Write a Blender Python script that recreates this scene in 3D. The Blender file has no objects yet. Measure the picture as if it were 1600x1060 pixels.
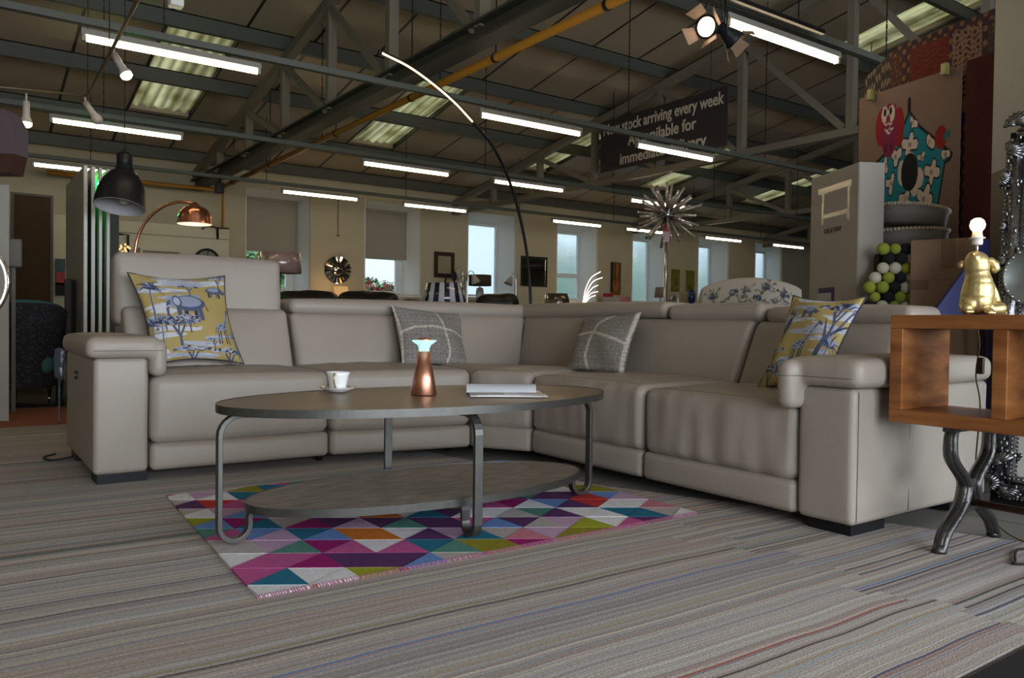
import bpy, bmesh, math, random
import numpy as np
from mathutils import Vector, Matrix, noise, Quaternion
R = math.radians
PI = math.pi
random.seed(4)
S = bpy.context.scene
C = S.collection
# ------------------------------------------------------------------ camera
F_PX = 1236.93; YAW = 0.952842; PIT = 0.0195682; ROL = 0.0128087; H = 0.8
_F = Vector((math.cos(YAW), math.sin(YAW), 0)); _R = Vector((math.sin(YAW), -math.cos(YAW), 0)); _Z = Vector((0, 0, 1))
_fw = _F * math.cos(PIT) - _Z * math.sin(PIT); _up = _F * math.sin(PIT) + _Z * math.cos(PIT)
_cr = _R * math.cos(ROL) + _up * math.sin(ROL); _cu = -_R * math.sin(ROL) + _up * math.cos(ROL)
cam_d = bpy.data.cameras.new('camera'); cam = bpy.data.objects.new('camera', cam_d); C.objects.link(cam)
M = Matrix.Identity(4)
for i in range(3):
    M[i][0] = _cr[i]; M[i][1] = _cu[i]; M[i][2] = -_fw[i]
M[0][3] = 0; M[1][3] = 0; M[2][3] = H
cam.matrix_world = M
cam_d.sensor_width = 36; cam_d.lens = 36 * F_PX / 1600; cam_d.clip_start = .05; cam_d.clip_end = 300
cam_d.dof.use_dof = False
S.camera = cam
def ray(x, y):
    return _fw + _cr * ((x - 800) / F_PX) + _cu * ((530 - y) / F_PX)
def at(x, y, ax, c):            # the world point on the plane axis = c
    r = ray(x, y); o = (0, 0, H); t = (c - o[ax]) / r[ax]; return Vector(o) + r * t
def atd(x, y, d):               # the world point at distance d in front of the viewer
    return Vector((0, 0, H)) + ray(x, y) * d
# ------------------------------------------------------------------ world, daylight, exposure
S.view_settings.view_transform = 'Standard'; S.view_settings.look = 'None'
S.view_settings.gamma = 1; S.view_settings.use_curve_mapping = False
S.view_settings.exposure = 0.1
w = bpy.data.worlds.new('world'); S.world = w; w.use_nodes = True
nt = w.node_tree; bg = nt.nodes['Background']
tc = nt.nodes.new('ShaderNodeTexCoord'); sp = nt.nodes.new('ShaderNodeSeparateXYZ'); cr = nt.nodes.new('ShaderNodeValToRGB')
nt.links.new(tc.outputs['Generated'], sp.inputs[0]); nt.links.new(sp.outputs['Z'], cr.inputs[0]); nt.links.new(cr.outputs[0], bg.inputs[0])
cr.color_ramp.elements[0].position = 0.0; cr.color_ramp.elements[0].color = (.50, .58, .62, 1)
cr.color_ramp.elements[1].position = .35; cr.color_ramp.elements[1].color = (.62, .74, .86, 1)
bg.inputs[1].default_value = 2.0
def area(name, loc, tgt, sx, sy, power, col):
    l = bpy.data.lights.new(name, 'AREA'); l.shape = 'RECTANGLE'; l.size = sx; l.size_y = sy; l.energy = power; l.color = col
    o = bpy.data.objects.new(name, l); C.objects.link(o); o.location = loc
    o.rotation_euler = (Vector(tgt) - Vector(loc)).to_track_quat('-Z', 'Y').to_euler(); return o
area('shop_window_daylight', (2.4, -3.9, 1.6), (2.4, 2, 1.0), 8.5, 2.5, 560, (.88, .94, 1.0))
TUBE = 17.5
# ------------------------------------------------------------------ materials
MATS = {}
def lin(h):
    h = h.lstrip('#'); v = [int(h[i:i + 2], 16) / 255 for i in (0, 2, 4)]
    return tuple(x / 12.92 if x <= .04045 else ((x + .055) / 1.055) ** 2.4 for x in v)
def mat(name, col, rough=.6, metal=0, spec=.4, emit=None, es=0, noise_=0, nscale=20, bump=0, bscale=60, stretch=(1, 1, 1), trans=0, alpha=1, col2=None, attr=None, coat=0, sheen=0):
    if name in MATS: return MATS[name]
    m = bpy.data.materials.new(name); m.use_nodes = True; n = m.node_tree.nodes; L = m.node_tree.links; b = n['Principled BSDF']
    if isinstance(col, str): col = lin(col)
    b.inputs['Base Color'].default_value = (*col, 1); b.inputs['Roughness'].default_value = rough; b.inputs['Metallic'].default_value = metal
    b.inputs['Specular IOR Level'].default_value = spec; b.inputs['Transmission Weight'].default_value = trans; b.inputs['Alpha'].default_value = alpha
    b.inputs['Coat Weight'].default_value = coat; b.inputs['Sheen Weight'].default_value = sheen
    if emit is not None:
        b.inputs['Emission Color'].default_value = (*emit, 1); b.inputs['Emission Strength'].default_value = es
    g = n.new('ShaderNodeTexCoord'); mp = n.new('ShaderNodeMapping'); mp.inputs['Scale'].default_value = stretch; L.new(g.outputs['Object'], mp.inputs[0])
    src = None
    if attr:
        a = n.new('ShaderNodeAttribute'); a.attribute_name = 'Col'; src = a.outputs['Color']
    if noise_ or col2 is not None:
        t = n.new('ShaderNodeTexNoise'); t.inputs['Scale'].default_value = nscale; t.inputs['Detail'].default_value = 5; L.new(mp.outputs[0], t.inputs[0])
        mx = n.new('ShaderNodeMix'); mx.data_type = 'RGBA'
        if col2 is not None:
            if isinstance(col2, str): col2 = lin(col2)
            r_ = n.new('ShaderNodeValToRGB'); r_.color_ramp.elements[0].position = .35; r_.color_ramp.elements[1].position = .65
            r_.color_ramp.elements[0].color = (*col, 1); r_.color_ramp.elements[1].color = (*col2, 1); L.new(t.outputs[0], r_.inputs[0]); src = r_.outputs[0]
        if noise_:
            mx.blend_type = 'MULTIPLY'; mx.inputs[0].default_value = noise_
            if src: L.new(src, mx.inputs[6])
            else: mx.inputs[6].default_value = (*col, 1)
            r2 = n.new('ShaderNodeValToRGB'); r2.color_ramp.elements[0].position = .3; r2.color_ramp.elements[1].position = .7
            r2.color_ramp.elements[0].color = (.35, .35, .35, 1); r2.color_ramp.elements[1].color = (1.2, 1.2, 1.2, 1); L.new(t.outputs[0], r2.inputs[0]); L.new(r2.outputs[0], mx.inputs[7]); src = mx.outputs[2]
    if src: L.new(src, b.inputs['Base Color'])
    if bump:
        t = n.new('ShaderNodeTexNoise'); t.inputs['Scale'].default_value = bscale; t.inputs['Detail'].default_value = 4; L.new(mp.outputs[0], t.inputs[0])
        bp = n.new('ShaderNodeBump'); bp.inputs['Strength'].default_value = bump; bp.inputs['Distance'].default_value = .01; L.new(t.outputs[0], bp.inputs['Height']); L.new(bp.outputs[0], b.inputs['Normal'])
    MATS[name] = m; return m
leather = mat('taupe_leather', (.345, .30, .26), .44, spec=.35, bump=.12, bscale=90, noise_=.05, nscale=3)
cream_wall = mat('cream_wall', (.44, .40, .29), .85, noise_=.08, nscale=1.2, bump=.1, bscale=12)
white_wall = mat('white_wall', (.62, .60, .57), .8)
steel = mat('painted_steel', (.19, .165, .13), .6, spec=.4)
steel_dark = mat('dark_steel', (.055, .055, .045), .55, spec=.4)
purlin_m = mat('purlin_steel', (.085, .09, .075), .55, spec=.4)
batten_m = mat('batten_grey', (.26, .25, .22), .5)
tube_m = mat('tube_glow', (1, 1, 1), .5, emit=(1, .77, .47), es=TUBE)
black = mat('black_satin', (.010, .010, .012), .42, spec=.25)
blackm = mat('black_matt', (.012, .012, .013), .8)
chrome = mat('chrome', (.75, .75, .77), .12, 1)
pewter = mat('pewter_metal', (.115, .115, .108), .38, .8, noise_=.2, nscale=30)
copper = mat('copper', (.80, .34, .20), .22, 1)
copper_br = mat('brushed_copper', (.72, .34, .24), .33, 1, bump=.15, bscale=300, stretch=(1, 1, .02))
gold = mat('gold_paint', (.60, .47, .22), .42, .85, bump=.15, bscale=60)
silver = mat('antique_silver', (.30, .30, .315), .27, 1, noise_=.5, nscale=60, bump=.3, bscale=110)
porcelain = mat('porcelain', (.85, .86, .88), .15, spec=.6)
glass_clear = mat('clear_glass', (.95, .98, 1), .02, trans=1)
orange_pipe = mat('yellow_gas_pipe', (.36, .155, .015), .5, spec=.25)
white_frame = mat('white_upvc', (.66, .69, .72), .4)
blind_m = mat('grey_blind', (.30, .28, .23), .8)
plastic = mat('white_plastic', (.7, .68, .66), .4)
# ------------------------------------------------------------------ mesh helpers
def BM(): return bmesh.new()
def basis(loc=(0, 0, 0), rz=0, rx=0, ry=0):
    return Matrix.Translation(Vector(loc)) @ Matrix.Rotation(rz, 4, 'Z') @ Matrix.Rotation(ry, 4, 'Y') @ Matrix.Rotation(rx, 4, 'X')
def bx(bm, x0, x1, y0, y1, z0, z1, mi=0, T=None):
    vs = [bm.verts.new((x, y, z)) for z in (z0, z1) for y in (y0, y1) for x in (x0, x1)]
    if T is not None:
        for v in vs: v.co = T @ v.co
    for f in ((0, 2, 3, 1), (4, 5, 7, 6), (0, 1, 5, 4), (2, 6, 7, 3), (0, 4, 6, 2), (1, 3, 7, 5)):
        g = bm.faces.new([vs[i] for i in f]); g.material_index = mi
    return bm
def bar(bm, a, b, w, h=None, mi=0, up=(0, 0, 1)):       # rectangular bar between two points
    a = Vector(a); b = Vector(b); h = h or w; d = (b - a).normalized(); u = Vector(up)
    if abs(d.dot(u)) > .98: u = Vector((1, 0, 0))
    s = d.cross(u).normalized(); u = s.cross(d)
    q = []
    for p in (a, b):
        for i, j in ((-1, -1), (1, -1), (1, 1), (-1, 1)): q.append(bm.verts.new(p + s * (i * w / 2) + u * (j * h / 2)))
    for f in ((3, 2, 1, 0), (4, 5, 6, 7), (0, 1, 5, 4), (1, 2, 6, 5), (2, 3, 7, 6), (3, 0, 4, 7)):
        g = bm.faces.new([q[i] for i in f]); g.material_index = mi
    return bm
def tube(bm, pts, r, n=8, sx=None, up=None, cap=True, mi=0):     # swept tube, r may be a list; sx = (w,h) rectangular section
    pts = [Vector(p) for p in pts]; N = len(pts)
    rr = r if isinstance(r, (list, tuple)) else [r] * N
    prev = None; rings = []
    for i, p in enumerate(pts):
        d = (pts[min(i + 1, N - 1)] - pts[max(i - 1, 0)]).normalized()
        if up is not None: u = Vector(up)
        elif prev is None: u = Vector((0, 0, 1)) if abs(d.z) < .9 else Vector((1, 0, 0))
        else: u = prev
        s = d.cross(u)
        if s.length < 1e-4: s = d.cross(Vector((1, .3, 0)))
        s.normalize(); u2 = s.cross(d).normalized(); prev = u2
        ring = []
        if sx:
            for a, b in ((-1, -1), (1, -1), (1, 1), (-1, 1)): ring.append(bm.verts.new(p + s * (a * sx[0] / 2) + u2 * (b * sx[1] / 2)))
        else:
            for k in range(n):
                t = 2 * PI * k / n; ring.append(bm.verts.new(p + (s * math.cos(t) + u2 * math.sin(t)) * rr[i]))
        rings.append(ring)
    m = len(rings[0])
    for a, b in zip(rings, rings[1:]):
        for k in range(m):
            f = bm.faces.new((a[k], a[(k + 1) % m], b[(k + 1) % m], b[k])); f.smooth = not sx; f.material_index = mi
    if cap:
        f = bm.faces.new(rings[0][::-1]); f.material_index = mi
        f = bm.faces.new(rings[-1]); f.material_index = mi
    return bm
def lathe(bm, prof, c=(0, 0, 0), n=32, T=None, mi=0):           # profile of (radius, z)
    c = Vector(c); rings = []
    for r, z in prof:
        if r < 1e-6: rings.append([bm.verts.new(c + Vector((0, 0, z)))])
        else: rings.append([bm.verts.new(c + Vector((r * math.cos(2 * PI * k / n), r * math.sin(2 * PI * k / n), z))) for k in range(n)])
    for a, b in zip(rings, rings[1:]):
        for k in range(n):
            q = [a[k % len(a)], a[(k + 1) % n % len(a)], b[(k + 1) % n % len(b)], b[k % len(b)]]
            u = []
            for v in q:
                if v not in u: u.append(v)
            if len(u) > 2:
                try: f = bm.faces.new(u); f.smooth = True; f.material_index = mi
                except ValueError: pass
    if T is not None:
        for g in rings:
            for v in g: v.co = T @ v.co
    return bm
def sph(bm, c, r, n=12, sc=(1, 1, 1), T=None, mi=0):
    M_ = Matrix.Translation(Vector(c)) @ (T or Matrix.Identity(4)) @ Matrix.Diagonal((r * sc[0], r * sc[1], r * sc[2], 1))
    g = bmesh.ops.create_uvsphere(bm, u_segments=n, v_segments=max(6, n * 2 // 3), radius=1, matrix=M_)
    for v in g['verts']:
        for f in v.link_faces: f.smooth = True; f.material_index = mi
    return bm
def prism(bm, pts, thick, T=None, mi=0):                        # xy outline, extruded along +z, then T
    T = T or Matrix.Identity(4)
    a = [bm.verts.new(T @ Vector((p[0], p[1], 0))) for p in pts]; b = [bm.verts.new(T @ Vector((p[0], p[1], thick))) for p in pts]
    n = len(pts)
    f = bm.faces.new(a[::-1]); f.material_index = mi; f = bm.faces.new(b); f.material_index = mi
    for k in range(n):
        f = bm.faces.new((a[k], a[(k + 1) % n], b[(k + 1) % n], b[k])); f.material_index = mi
    return bm
BE = 3.2
def rparam(h, r, m):
    o = [-(h - r) - r * math.tan(a) for a in (R(45), R(34), R(22), R(11))]
    i = [-(h - r) + 2 * (h - r) * k / m for k in range(m + 1)]
    return o + i + [-v for v in o[::-1]]
def rbox(bm, hx, hy, hz, r, m=(6, 6, 4), bulge=(0, 0, 0), fn=None, mi=0, smooth=True):   # rounded, bulged box; fn maps the final point
    r = min(r, hx * .98, hy * .98, hz * .98)
    h = (hx, hy, hz); P = [rparam(h[i], r, m[i]) for i in range(3)]; cache = {}
    def V(p):
        q = [max(-(h[i] - r), min(h[i] - r, p[i])) for i in range(3)]; d = Vector([p[i] - q[i] for i in range(3)])
        if d.length > 0: d = d.normalized() * r
        co = Vector(q) + d
        u = [co[i] / h[i] for i in range(3)]
        for i in range(3):
            j, k = (i + 1) % 3, (i + 2) % 3
            co[i] += bulge[i] * u[i] * max(0, 1 - abs(u[j]) ** BE) * max(0, 1 - abs(u[k]) ** BE)
        key = tuple(round(c, 5) for c in p)
        if key not in cache:
            if fn: co = fn(co)
            cache[key] = bm.verts.new(co)
        return cache[key]
    for ax in range(3):
        j, k = (ax + 1) % 3, (ax + 2) % 3
        for s in (-1, 1):
            for a in range(len(P[j]) - 1):
                for b in range(len(P[k]) - 1):
                    q = []
                    for (aa, bb) in ((a, b), (a + 1, b), (a + 1, b + 1), (a, b + 1)):
                        p = [0, 0, 0]; p[ax] = s * h[ax]; p[j] = P[j][aa]; p[k] = P[k][bb]; q.append(V(p))
                    if s < 0: q = q[::-1]
                    if len(set(q)) == 4:
                        f = bm.faces.new(q); f.smooth = smooth; f.material_index = mi
    return bm
def rb(bm, x0, x1, y0, y1, z0, z1, r=.01, m=(2, 2, 2), bulge=(0, 0, 0), T=None, mi=0, wr=0, seed=0, ws=(1, 1, 1)):
    c = Vector(((x0 + x1) / 2, (y0 + y1) / 2, (z0 + z1) / 2))
    def fn(p):
        q = p + c
        if wr:
            s = Vector((q.x * ws[0] + seed, q.y * ws[1], q.z * ws[2])); q = q + p.normalized() * (wr * noise.noise(s * 7))
        return T @ q if T is not None else q
    return rbox(bm, (x1 - x0) / 2, (y1 - y0) / 2, (z1 - z0) / 2, r, m, bulge, fn, mi)
def pad(bm, q0, q1, z0, z1, r=.05, m=(10, 8, 6), bulge=(0, 0, 0), wr=0, seed=0, ws=(1, 1, 1)):   # cushion between a bottom quad and a top quad of xy points
    q0 = [Vector((*p, 0)) for p in q0]; q1 = [Vector((*p, 0)) for p in q1]
    hx = ((q0[1] - q0[0]).length + (q1[1] - q1[0]).length) / 4; hy = ((q0[3] - q0[0]).length + (q1[3] - q1[0]).length) / 4; hz = (z1 - z0) / 2
    def fn(p):
        u, v, w_ = (p.x / hx + 1) / 2, (p.y / hy + 1) / 2, (p.z / hz + 1) / 2
        a = (q0[0] * (1 - u) + q0[1] * u) * (1 - v) + (q0[3] * (1 - u) + q0[2] * u) * v
        b = (q1[0] * (1 - u) + q1[1] * u) * (1 - v) + (q1[3] * (1 - u) + q1[2] * u) * v
        q = a * (1 - w_) + b * w_; q.z = z0 + (z1 - z0) * w_
        if wr:
            s = Vector((q.x * ws[0] + seed, q.y * ws[1], q.z * ws[2])); k = noise.noise(s * 6)
            q += Vector((p.x / hx, p.y / hy, p.z / hz)).normalized() * wr * k if False else (a * 0 + Vector((0, 0, 0)))
            d = (q0[3] - q0[0]).normalized()
            q += d * (wr * k * (1 if p.y < 0 else -1)) if abs(p.y / hy) > .6 else Vector((0, 0, wr * .7 * k))
        return q
    return rbox(bm, hx, hy, hz, r, m, bulge, fn)
def wmat(o):
    return (wmat(o.parent) if o.parent else Matrix.Identity(4)) @ o.matrix_basis
def obj(name, bm, m, parent=None, world=True, label=None, smooth_all=None):
    me = bpy.data.meshes.new(name)
    bmesh.ops.recalc_face_normals(bm, faces=bm.faces)
    if parent is not None and world:
        bmesh.ops.transform(bm, matrix=wmat(parent).inverted(), verts=bm.verts)
    bm.to_mesh(me); bm.free()
    for k in (m if isinstance(m, (list, tuple)) else [m]): me.materials.append(k)
    o = bpy.data.objects.new(name, me); C.objects.link(o)
    if parent is not None: o.parent = parent
    if label: o['label'] = label
    return o
def thing(name, label, cat, loc=(0, 0, 0), rz=0, group=None):
    o = bpy.data.objects.new(name, None); C.objects.link(o); o.location = loc; o.rotation_euler = (0, 0, rz); o.empty_display_size = .1
    o['label'] = label; o['category'] = cat
    if group: o['group'] = group
    return o
def tag(o, label, cat, group=None, kind=None):
    o['label'] = label; o['category'] = cat
    if group: o['group'] = group
    if kind: o['kind'] = kind
    return o
def solo(name, bm, m, label, cat, group=None):      # a thing that is one mesh; origin moved to its own base
    co = [v.co.copy() for v in bm.verts]
    b = Vector((sum(c.x for c in co) / len(co), sum(c.y for c in co) / len(co), min(c.z for c in co)))
    bmesh.ops.translate(bm, vec=-b, verts=bm.verts)
    o = obj(name, bm, m); o.location = b; return tag(o, label, cat, group)
def struct(name, bm, m, parent=None):
    o = obj(name, bm, m, parent)
    if parent is None: o['kind'] = 'structure'
    return o
def dup(root, loc, label=None, group=None, rz=None):
    r = root.copy(); C.objects.link(r); r.location = loc
    if rz is not None: r.rotation_euler = (0, 0, rz)
    if label: r['label'] = label
    if group: r['group'] = group
    for ch in list(root.children):
        c = ch.copy(); C.objects.link(c); c.parent = r
        for g in list(ch.children):
            d = g.copy(); C.objects.link(d); d.parent = c
    return r
def remesh(bm, vox, smooth=6):          # fuse overlapping shapes into one continuous skin
    me = bpy.data.meshes.new('tmp'); bm.to_mesh(me); bm.free(); o = bpy.data.objects.new('tmp', me); C.objects.link(o)
    a = o.modifiers.new('r', 'REMESH'); a.mode = 'VOXEL'; a.voxel_size = vox; a.use_smooth_shade = True
    s = o.modifiers.new('s', 'SMOOTH'); s.iterations = smooth; s.factor = .5
    dg = bpy.context.evaluated_depsgraph_get(); dg.update(); m2 = bpy.data.meshes.new_from_object(o.evaluated_get(dg))
    b2 = bmesh.new(); b2.from_mesh(m2)
    for f in b2.faces: f.smooth = True
    bpy.data.objects.remove(o); bpy.data.meshes.remove(me); bpy.data.meshes.remove(m2); return b2
# painted surfaces: every vertex of a fine grid takes the colour of the printed / woven motif it lies in
def paint(U, V, base, shapes):
    col = np.empty(U.shape + (3,)); col[:] = base
    for s in shapes:
        k = s[0]; c = np.array(s[-1])
        if k == 'e':
            _, cx, cy, rx, ry, a, _c = s; ca, sa = math.cos(a), math.sin(a); dx = U - cx; dy = V - cy
            m = ((dx * ca + dy * sa) / rx) ** 2 + ((-dx * sa + dy * ca) / ry) ** 2 < 1
        elif k == 'l':
            pts, wd = s[1], s[2]; m = np.zeros(U.shape, bool)
            w0, w1 = (wd, wd) if not isinstance(wd, tuple) else wd; n_ = len(pts) - 1
            for i in range(n_):
                ax_, ay = pts[i]; bx_, by = pts[i + 1]; L2 = (bx_ - ax_) ** 2 + (by - ay) ** 2 + 1e-12
                t = np.clip(((U - ax_) * (bx_ - ax_) + (V - ay) * (by - ay)) / L2, 0, 1); d = np.hypot(U - ax_ - t * (bx_ - ax_), V - ay - t * (by - ay))
                m |= d < (w0 + (w1 - w0) * (i + t) / n_) / 2
        elif k == 'p':
            pts = s[1]; m = np.zeros(U.shape, bool); j = len(pts) - 1
            for i in range(len(pts)):
                xi, yi = pts[i]; xj, yj = pts[j]
                if yi != yj: m ^= ((yi > V) != (yj > V)) & (U < (xj - xi) * (V - yi) / (yj - yi) + xi)
                j = i
        elif k == 'r':
            _, a0, a1, b0, b1, _c = s; m = (U >= a0) & (U <= a1) & (V >= b0) & (V <= b1)
        elif k == 'f':
            m = s[1](U, V)
        col[m] = c
    return col
def grid_mesh(name, nu, nv, pos, colfn, m, parent=None, back=None, world=True, label=None):
    us = np.linspace(0, 1, nu); vs = np.linspace(0, 1, nv); U, V = np.meshgrid(us, vs); P = pos(U, V); c = colfn(U, V)
    verts = P.reshape(-1, 3); cols = c.reshape(-1, 3); faces = []
    def q(o, flip):
        for j in range(nv - 1):
            for i in range(nu - 1):
                a = o + j * nu + i; f = (a, a + 1, a + nu + 1, a + nu); faces.append(f[::-1] if flip else f)
    q(0, False)
    if back is not None:
        B = back(U, V).reshape(-1, 3); o2 = len(verts); verts = np.vstack([verts, B]); cols = np.vstack([cols, cols]); q(o2, True)
        edge = [j * nu for j in range(nv)] , [j * nu + nu - 1 for j in range(nv)], list(range(nu)), [(nv - 1) * nu + i for i in range(nu)]
        for e in edge:
            for a, b in zip(e, e[1:]): faces.append((a, b, b + o2, a + o2))
    me = bpy.data.meshes.new(name)
    if parent is not None and world:
        Mi = wmat(parent).inverted(); verts = [tuple(Mi @ Vector(v)) for v in verts]
    else: verts = [tuple(v) for v in verts]
    me.from_pydata(verts, [], faces); me.update()
    ca = me.color_attributes.new('Col', 'FLOAT_COLOR', 'POINT')
    ca.data.foreach_set('color', np.hstack([cols, np.ones((len(cols), 1))]).astype(np.float32).ravel())
    me.polygons.foreach_set('use_smooth', [True] * len(me.polygons))
    b = bmesh.new(); b.from_mesh(me); bmesh.ops.recalc_face_normals(b, faces=b.faces); b.to_mesh(me); b.free()
    me.materials.append(m); o = bpy.data.objects.new(name, me); C.objects.link(o)
    if parent is not None: o.parent = parent
    if label: o['label'] = label
    return o
def text_mesh(txt, size, ext, sx, T, align='CENTER'):
    cu = bpy.data.curves.new('t', 'FONT'); cu.body = txt; cu.size = size; cu.extrude = ext; cu.align_x = align; cu.resolution_u = 3; cu.offset = size * .014
    o = bpy.data.objects.new('t', cu); C.objects.link(o); dg = bpy.context.evaluated_depsgraph_get(); me = bpy.data.meshes.new_from_object(o.evaluated_get(dg))
    b = bmesh.new(); b.from_mesh(me); bmesh.ops.transform(b, matrix=T @ Matrix.Diagonal((sx, 1, 1, 1)), verts=b.verts)
    bpy.data.objects.remove(o); bpy.data.curves.remove(cu); bpy.data.meshes.remove(me); return b
def frame_T(o, xd, yd):       # matrix with local x along xd, local y along yd
    xd = Vector(xd).normalized(); yd = Vector(yd); yd = (yd - xd * yd.dot(xd)).normalized(); z = xd.cross(yd)
    T = Matrix.Identity(4)
    for i in range(3): T[i][0] = xd[i]; T[i][1] = yd[i]; T[i][2] = z[i]; T[i][3] = o[i]
    return T
def catmull(pts, n=8):
    pts = [Vector(p) for p in pts]; P = [pts[0] * 2 - pts[1]] + pts + [pts[-1] * 2 - pts[-2]]; out = []
    for i in range(1, len(P) - 2):
        for k in range(n):
            t = k / n; a, b, c, d = P[i - 1:i + 3]
            out.append(.5 * ((2 * b) + (c - a) * t + (2 * a - 5 * b + 4 * c - d) * t * t + (3 * b - a - 3 * c + d) * t ** 3))
    return out + [pts[-1]]
#@@STRUCT
# ================================================================== THE ROOM
WY = 14.5; GY = 15.0; X0, X1 = -3.0, 25.0; YF = -3.6
EZ = 3.62                                    # roof sheet height at Y = 13.8
def roof(y): return EZ + .14 + .18 * (13.8 - y)
tile = mat('grey_floor_tile', (.17, .165, .15), .45)
n = tile.node_tree.nodes; L = tile.node_tree.links
br = n.new('ShaderNodeTexBrick'); g = n.new('ShaderNodeTexCoord'); br.offset = 0
br.inputs['Color1'].default_value = (.20, .195, .175, 1); br.inputs['Color2'].default_value = (.16, .155, .14, 1); br.inputs['Mortar'].default_value = (.06, .055, .05, 1)
br.inputs['Scale'].default_value = 1; br.inputs['Brick Width'].default_value = .6; br.inputs['Row Height'].default_value = .6; br.inputs['Mortar Size'].default_value = .006
L.new(g.outputs['Object'], br.inputs[0]); L.new(br.outputs[0], n['Principled BSDF'].inputs['Base Color'])
struct('floor', bx(BM(), X0, X1, YF, WY + .6, -.1, 0), tile)
# window wall, with deep splayed reveals
wins = []
for xa, xb, xr in ((384, 458, 484), (570, 628, 657), (731, 777, 805), (870, 905, 933), (988, 1013, 1040), (1091, 1110, 1138), (1180, 1196, 1221)):
    wins.append((at(xa, 400, 1, WY).x, at(xb, 400, 1, GY).x, at(xr, 400, 1, WY).x))
ZB, ZT = at(730, 463, 1, GY).z, at(731, 348, 1, GY).z
ZM = at(570, 400, 1, GY).z
bm = BM(); px = X0
for i, (a, b, rb_) in enumerate(wins):
    ra = a                # the right reveal is splayed
    bx(bm, px, ra, WY, GY + .15, 0, 4.0)
    bx(bm, ra, rb_, WY, GY + .15, 0, ZB - .06); bx(bm, ra, rb_, WY, GY + .15, ZT + .16, 4.0)
    px = rb_
bx(bm, px, X1, WY, GY + .15, 0, 4.0)
struct('wall_back', bm, cream_wall)
bm = BM()
for i, (a, b, rb_) in enumerate(wins):             # white plastered reveals
    ra = a; y0, y1 = WY - .012, GY + .02
    prism(bm, [(b - .005, y1), (rb_ + .012, y0), (rb_ + .012, y1)], ZT - ZB + .3, Matrix.Translation((0, 0, ZB - .08)))
    prism(bm, [(a + .004, y1), (ra - .012, y1), (ra - .012, y0), (a + .004, y0)], ZT - ZB + .3, Matrix.Translation((0, 0, ZB - .08)))
    T = frame_T((0, 0, 0), (0, 1, 0), (0, 0, 1))
    prism(bm, [(y1, ZT), (y0, ZT + .17), (y1, ZT + .17)], rb_ - ra, Matrix.Translation((ra, 0, 0)) @ T)
    bx(bm, ra, rb_, y0 - .03, y1, ZB - .09, ZB - .03)
reveal = mat('white_plaster', (.66, .67, .66), .85, bump=.1, bscale=20)
struct('trim_1', bm, reveal)
# frosted glass
fg = bpy.data.materials.new('frosted_glass'); fg.use_nodes = True; n = fg.node_tree.nodes; L = fg.node_tree.links
n.remove(n['Principled BSDF']); out = n['Material Output']
rf = n.new('ShaderNodeBsdfRefraction'); rf.inputs['Roughness'].default_value = .2; rf.inputs['IOR'].default_value = 1.15; rf.inputs[0].default_value = (.93, .97, 1, 1)
tl = n.new('ShaderNodeBsdfTranslucent'); tl.inputs[0].default_value = (.8, .88, .92, 1); gl = n.new('ShaderNodeBsdfGlossy'); gl.inputs['Roughness'].default_value = .2
m1 = n.new('ShaderNodeMixShader'); m1.inputs[0].default_value = .18; m2 = n.new('ShaderNodeMixShader'); m2.inputs[0].default_value = .05
vo = n.new('ShaderNodeTexVoronoi'); vo.inputs['Scale'].default_value = 45; gg = n.new('ShaderNodeTexCoord'); bp = n.new('ShaderNodeBump'); bp.inputs['Strength'].default_value = .5; bp.inputs['Distance'].default_value = .02
L.new(gg.outputs['Object'], vo.inputs[0]); L.new(vo.outputs[0], bp.inputs['Height']); L.new(bp.outputs[0], rf.inputs['Normal'])
L.new(rf.outputs[0], m1.inputs[1]); L.new(tl.outputs[0], m1.inputs[2]); L.new(m1.outputs[0], m2.inputs[1]); L.new(gl.outputs[0], m2.inputs[2]); L.new(m2.outputs[0], out.inputs[0])
cg = bpy.data.materials.new('clear_pane'); cg.use_nodes = True; n = cg.node_tree.nodes; L = cg.node_tree.links; n.remove(n['Principled BSDF'])
tr = n.new('ShaderNodeBsdfTransparent'); tr.inputs[0].default_value = (.95, .97, .98, 1); gl = n.new('ShaderNodeBsdfGlossy'); gl.inputs['Roughness'].default_value = .02
m1 = n.new('ShaderNodeMixShader'); m1.inputs[0].default_value = .06; L.new(tr.outputs[0], m1.inputs[1]); L.new(gl.outputs[0], m1.inputs[2]); L.new(m1.outputs[0], n['Material Output'].inputs[0])
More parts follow.
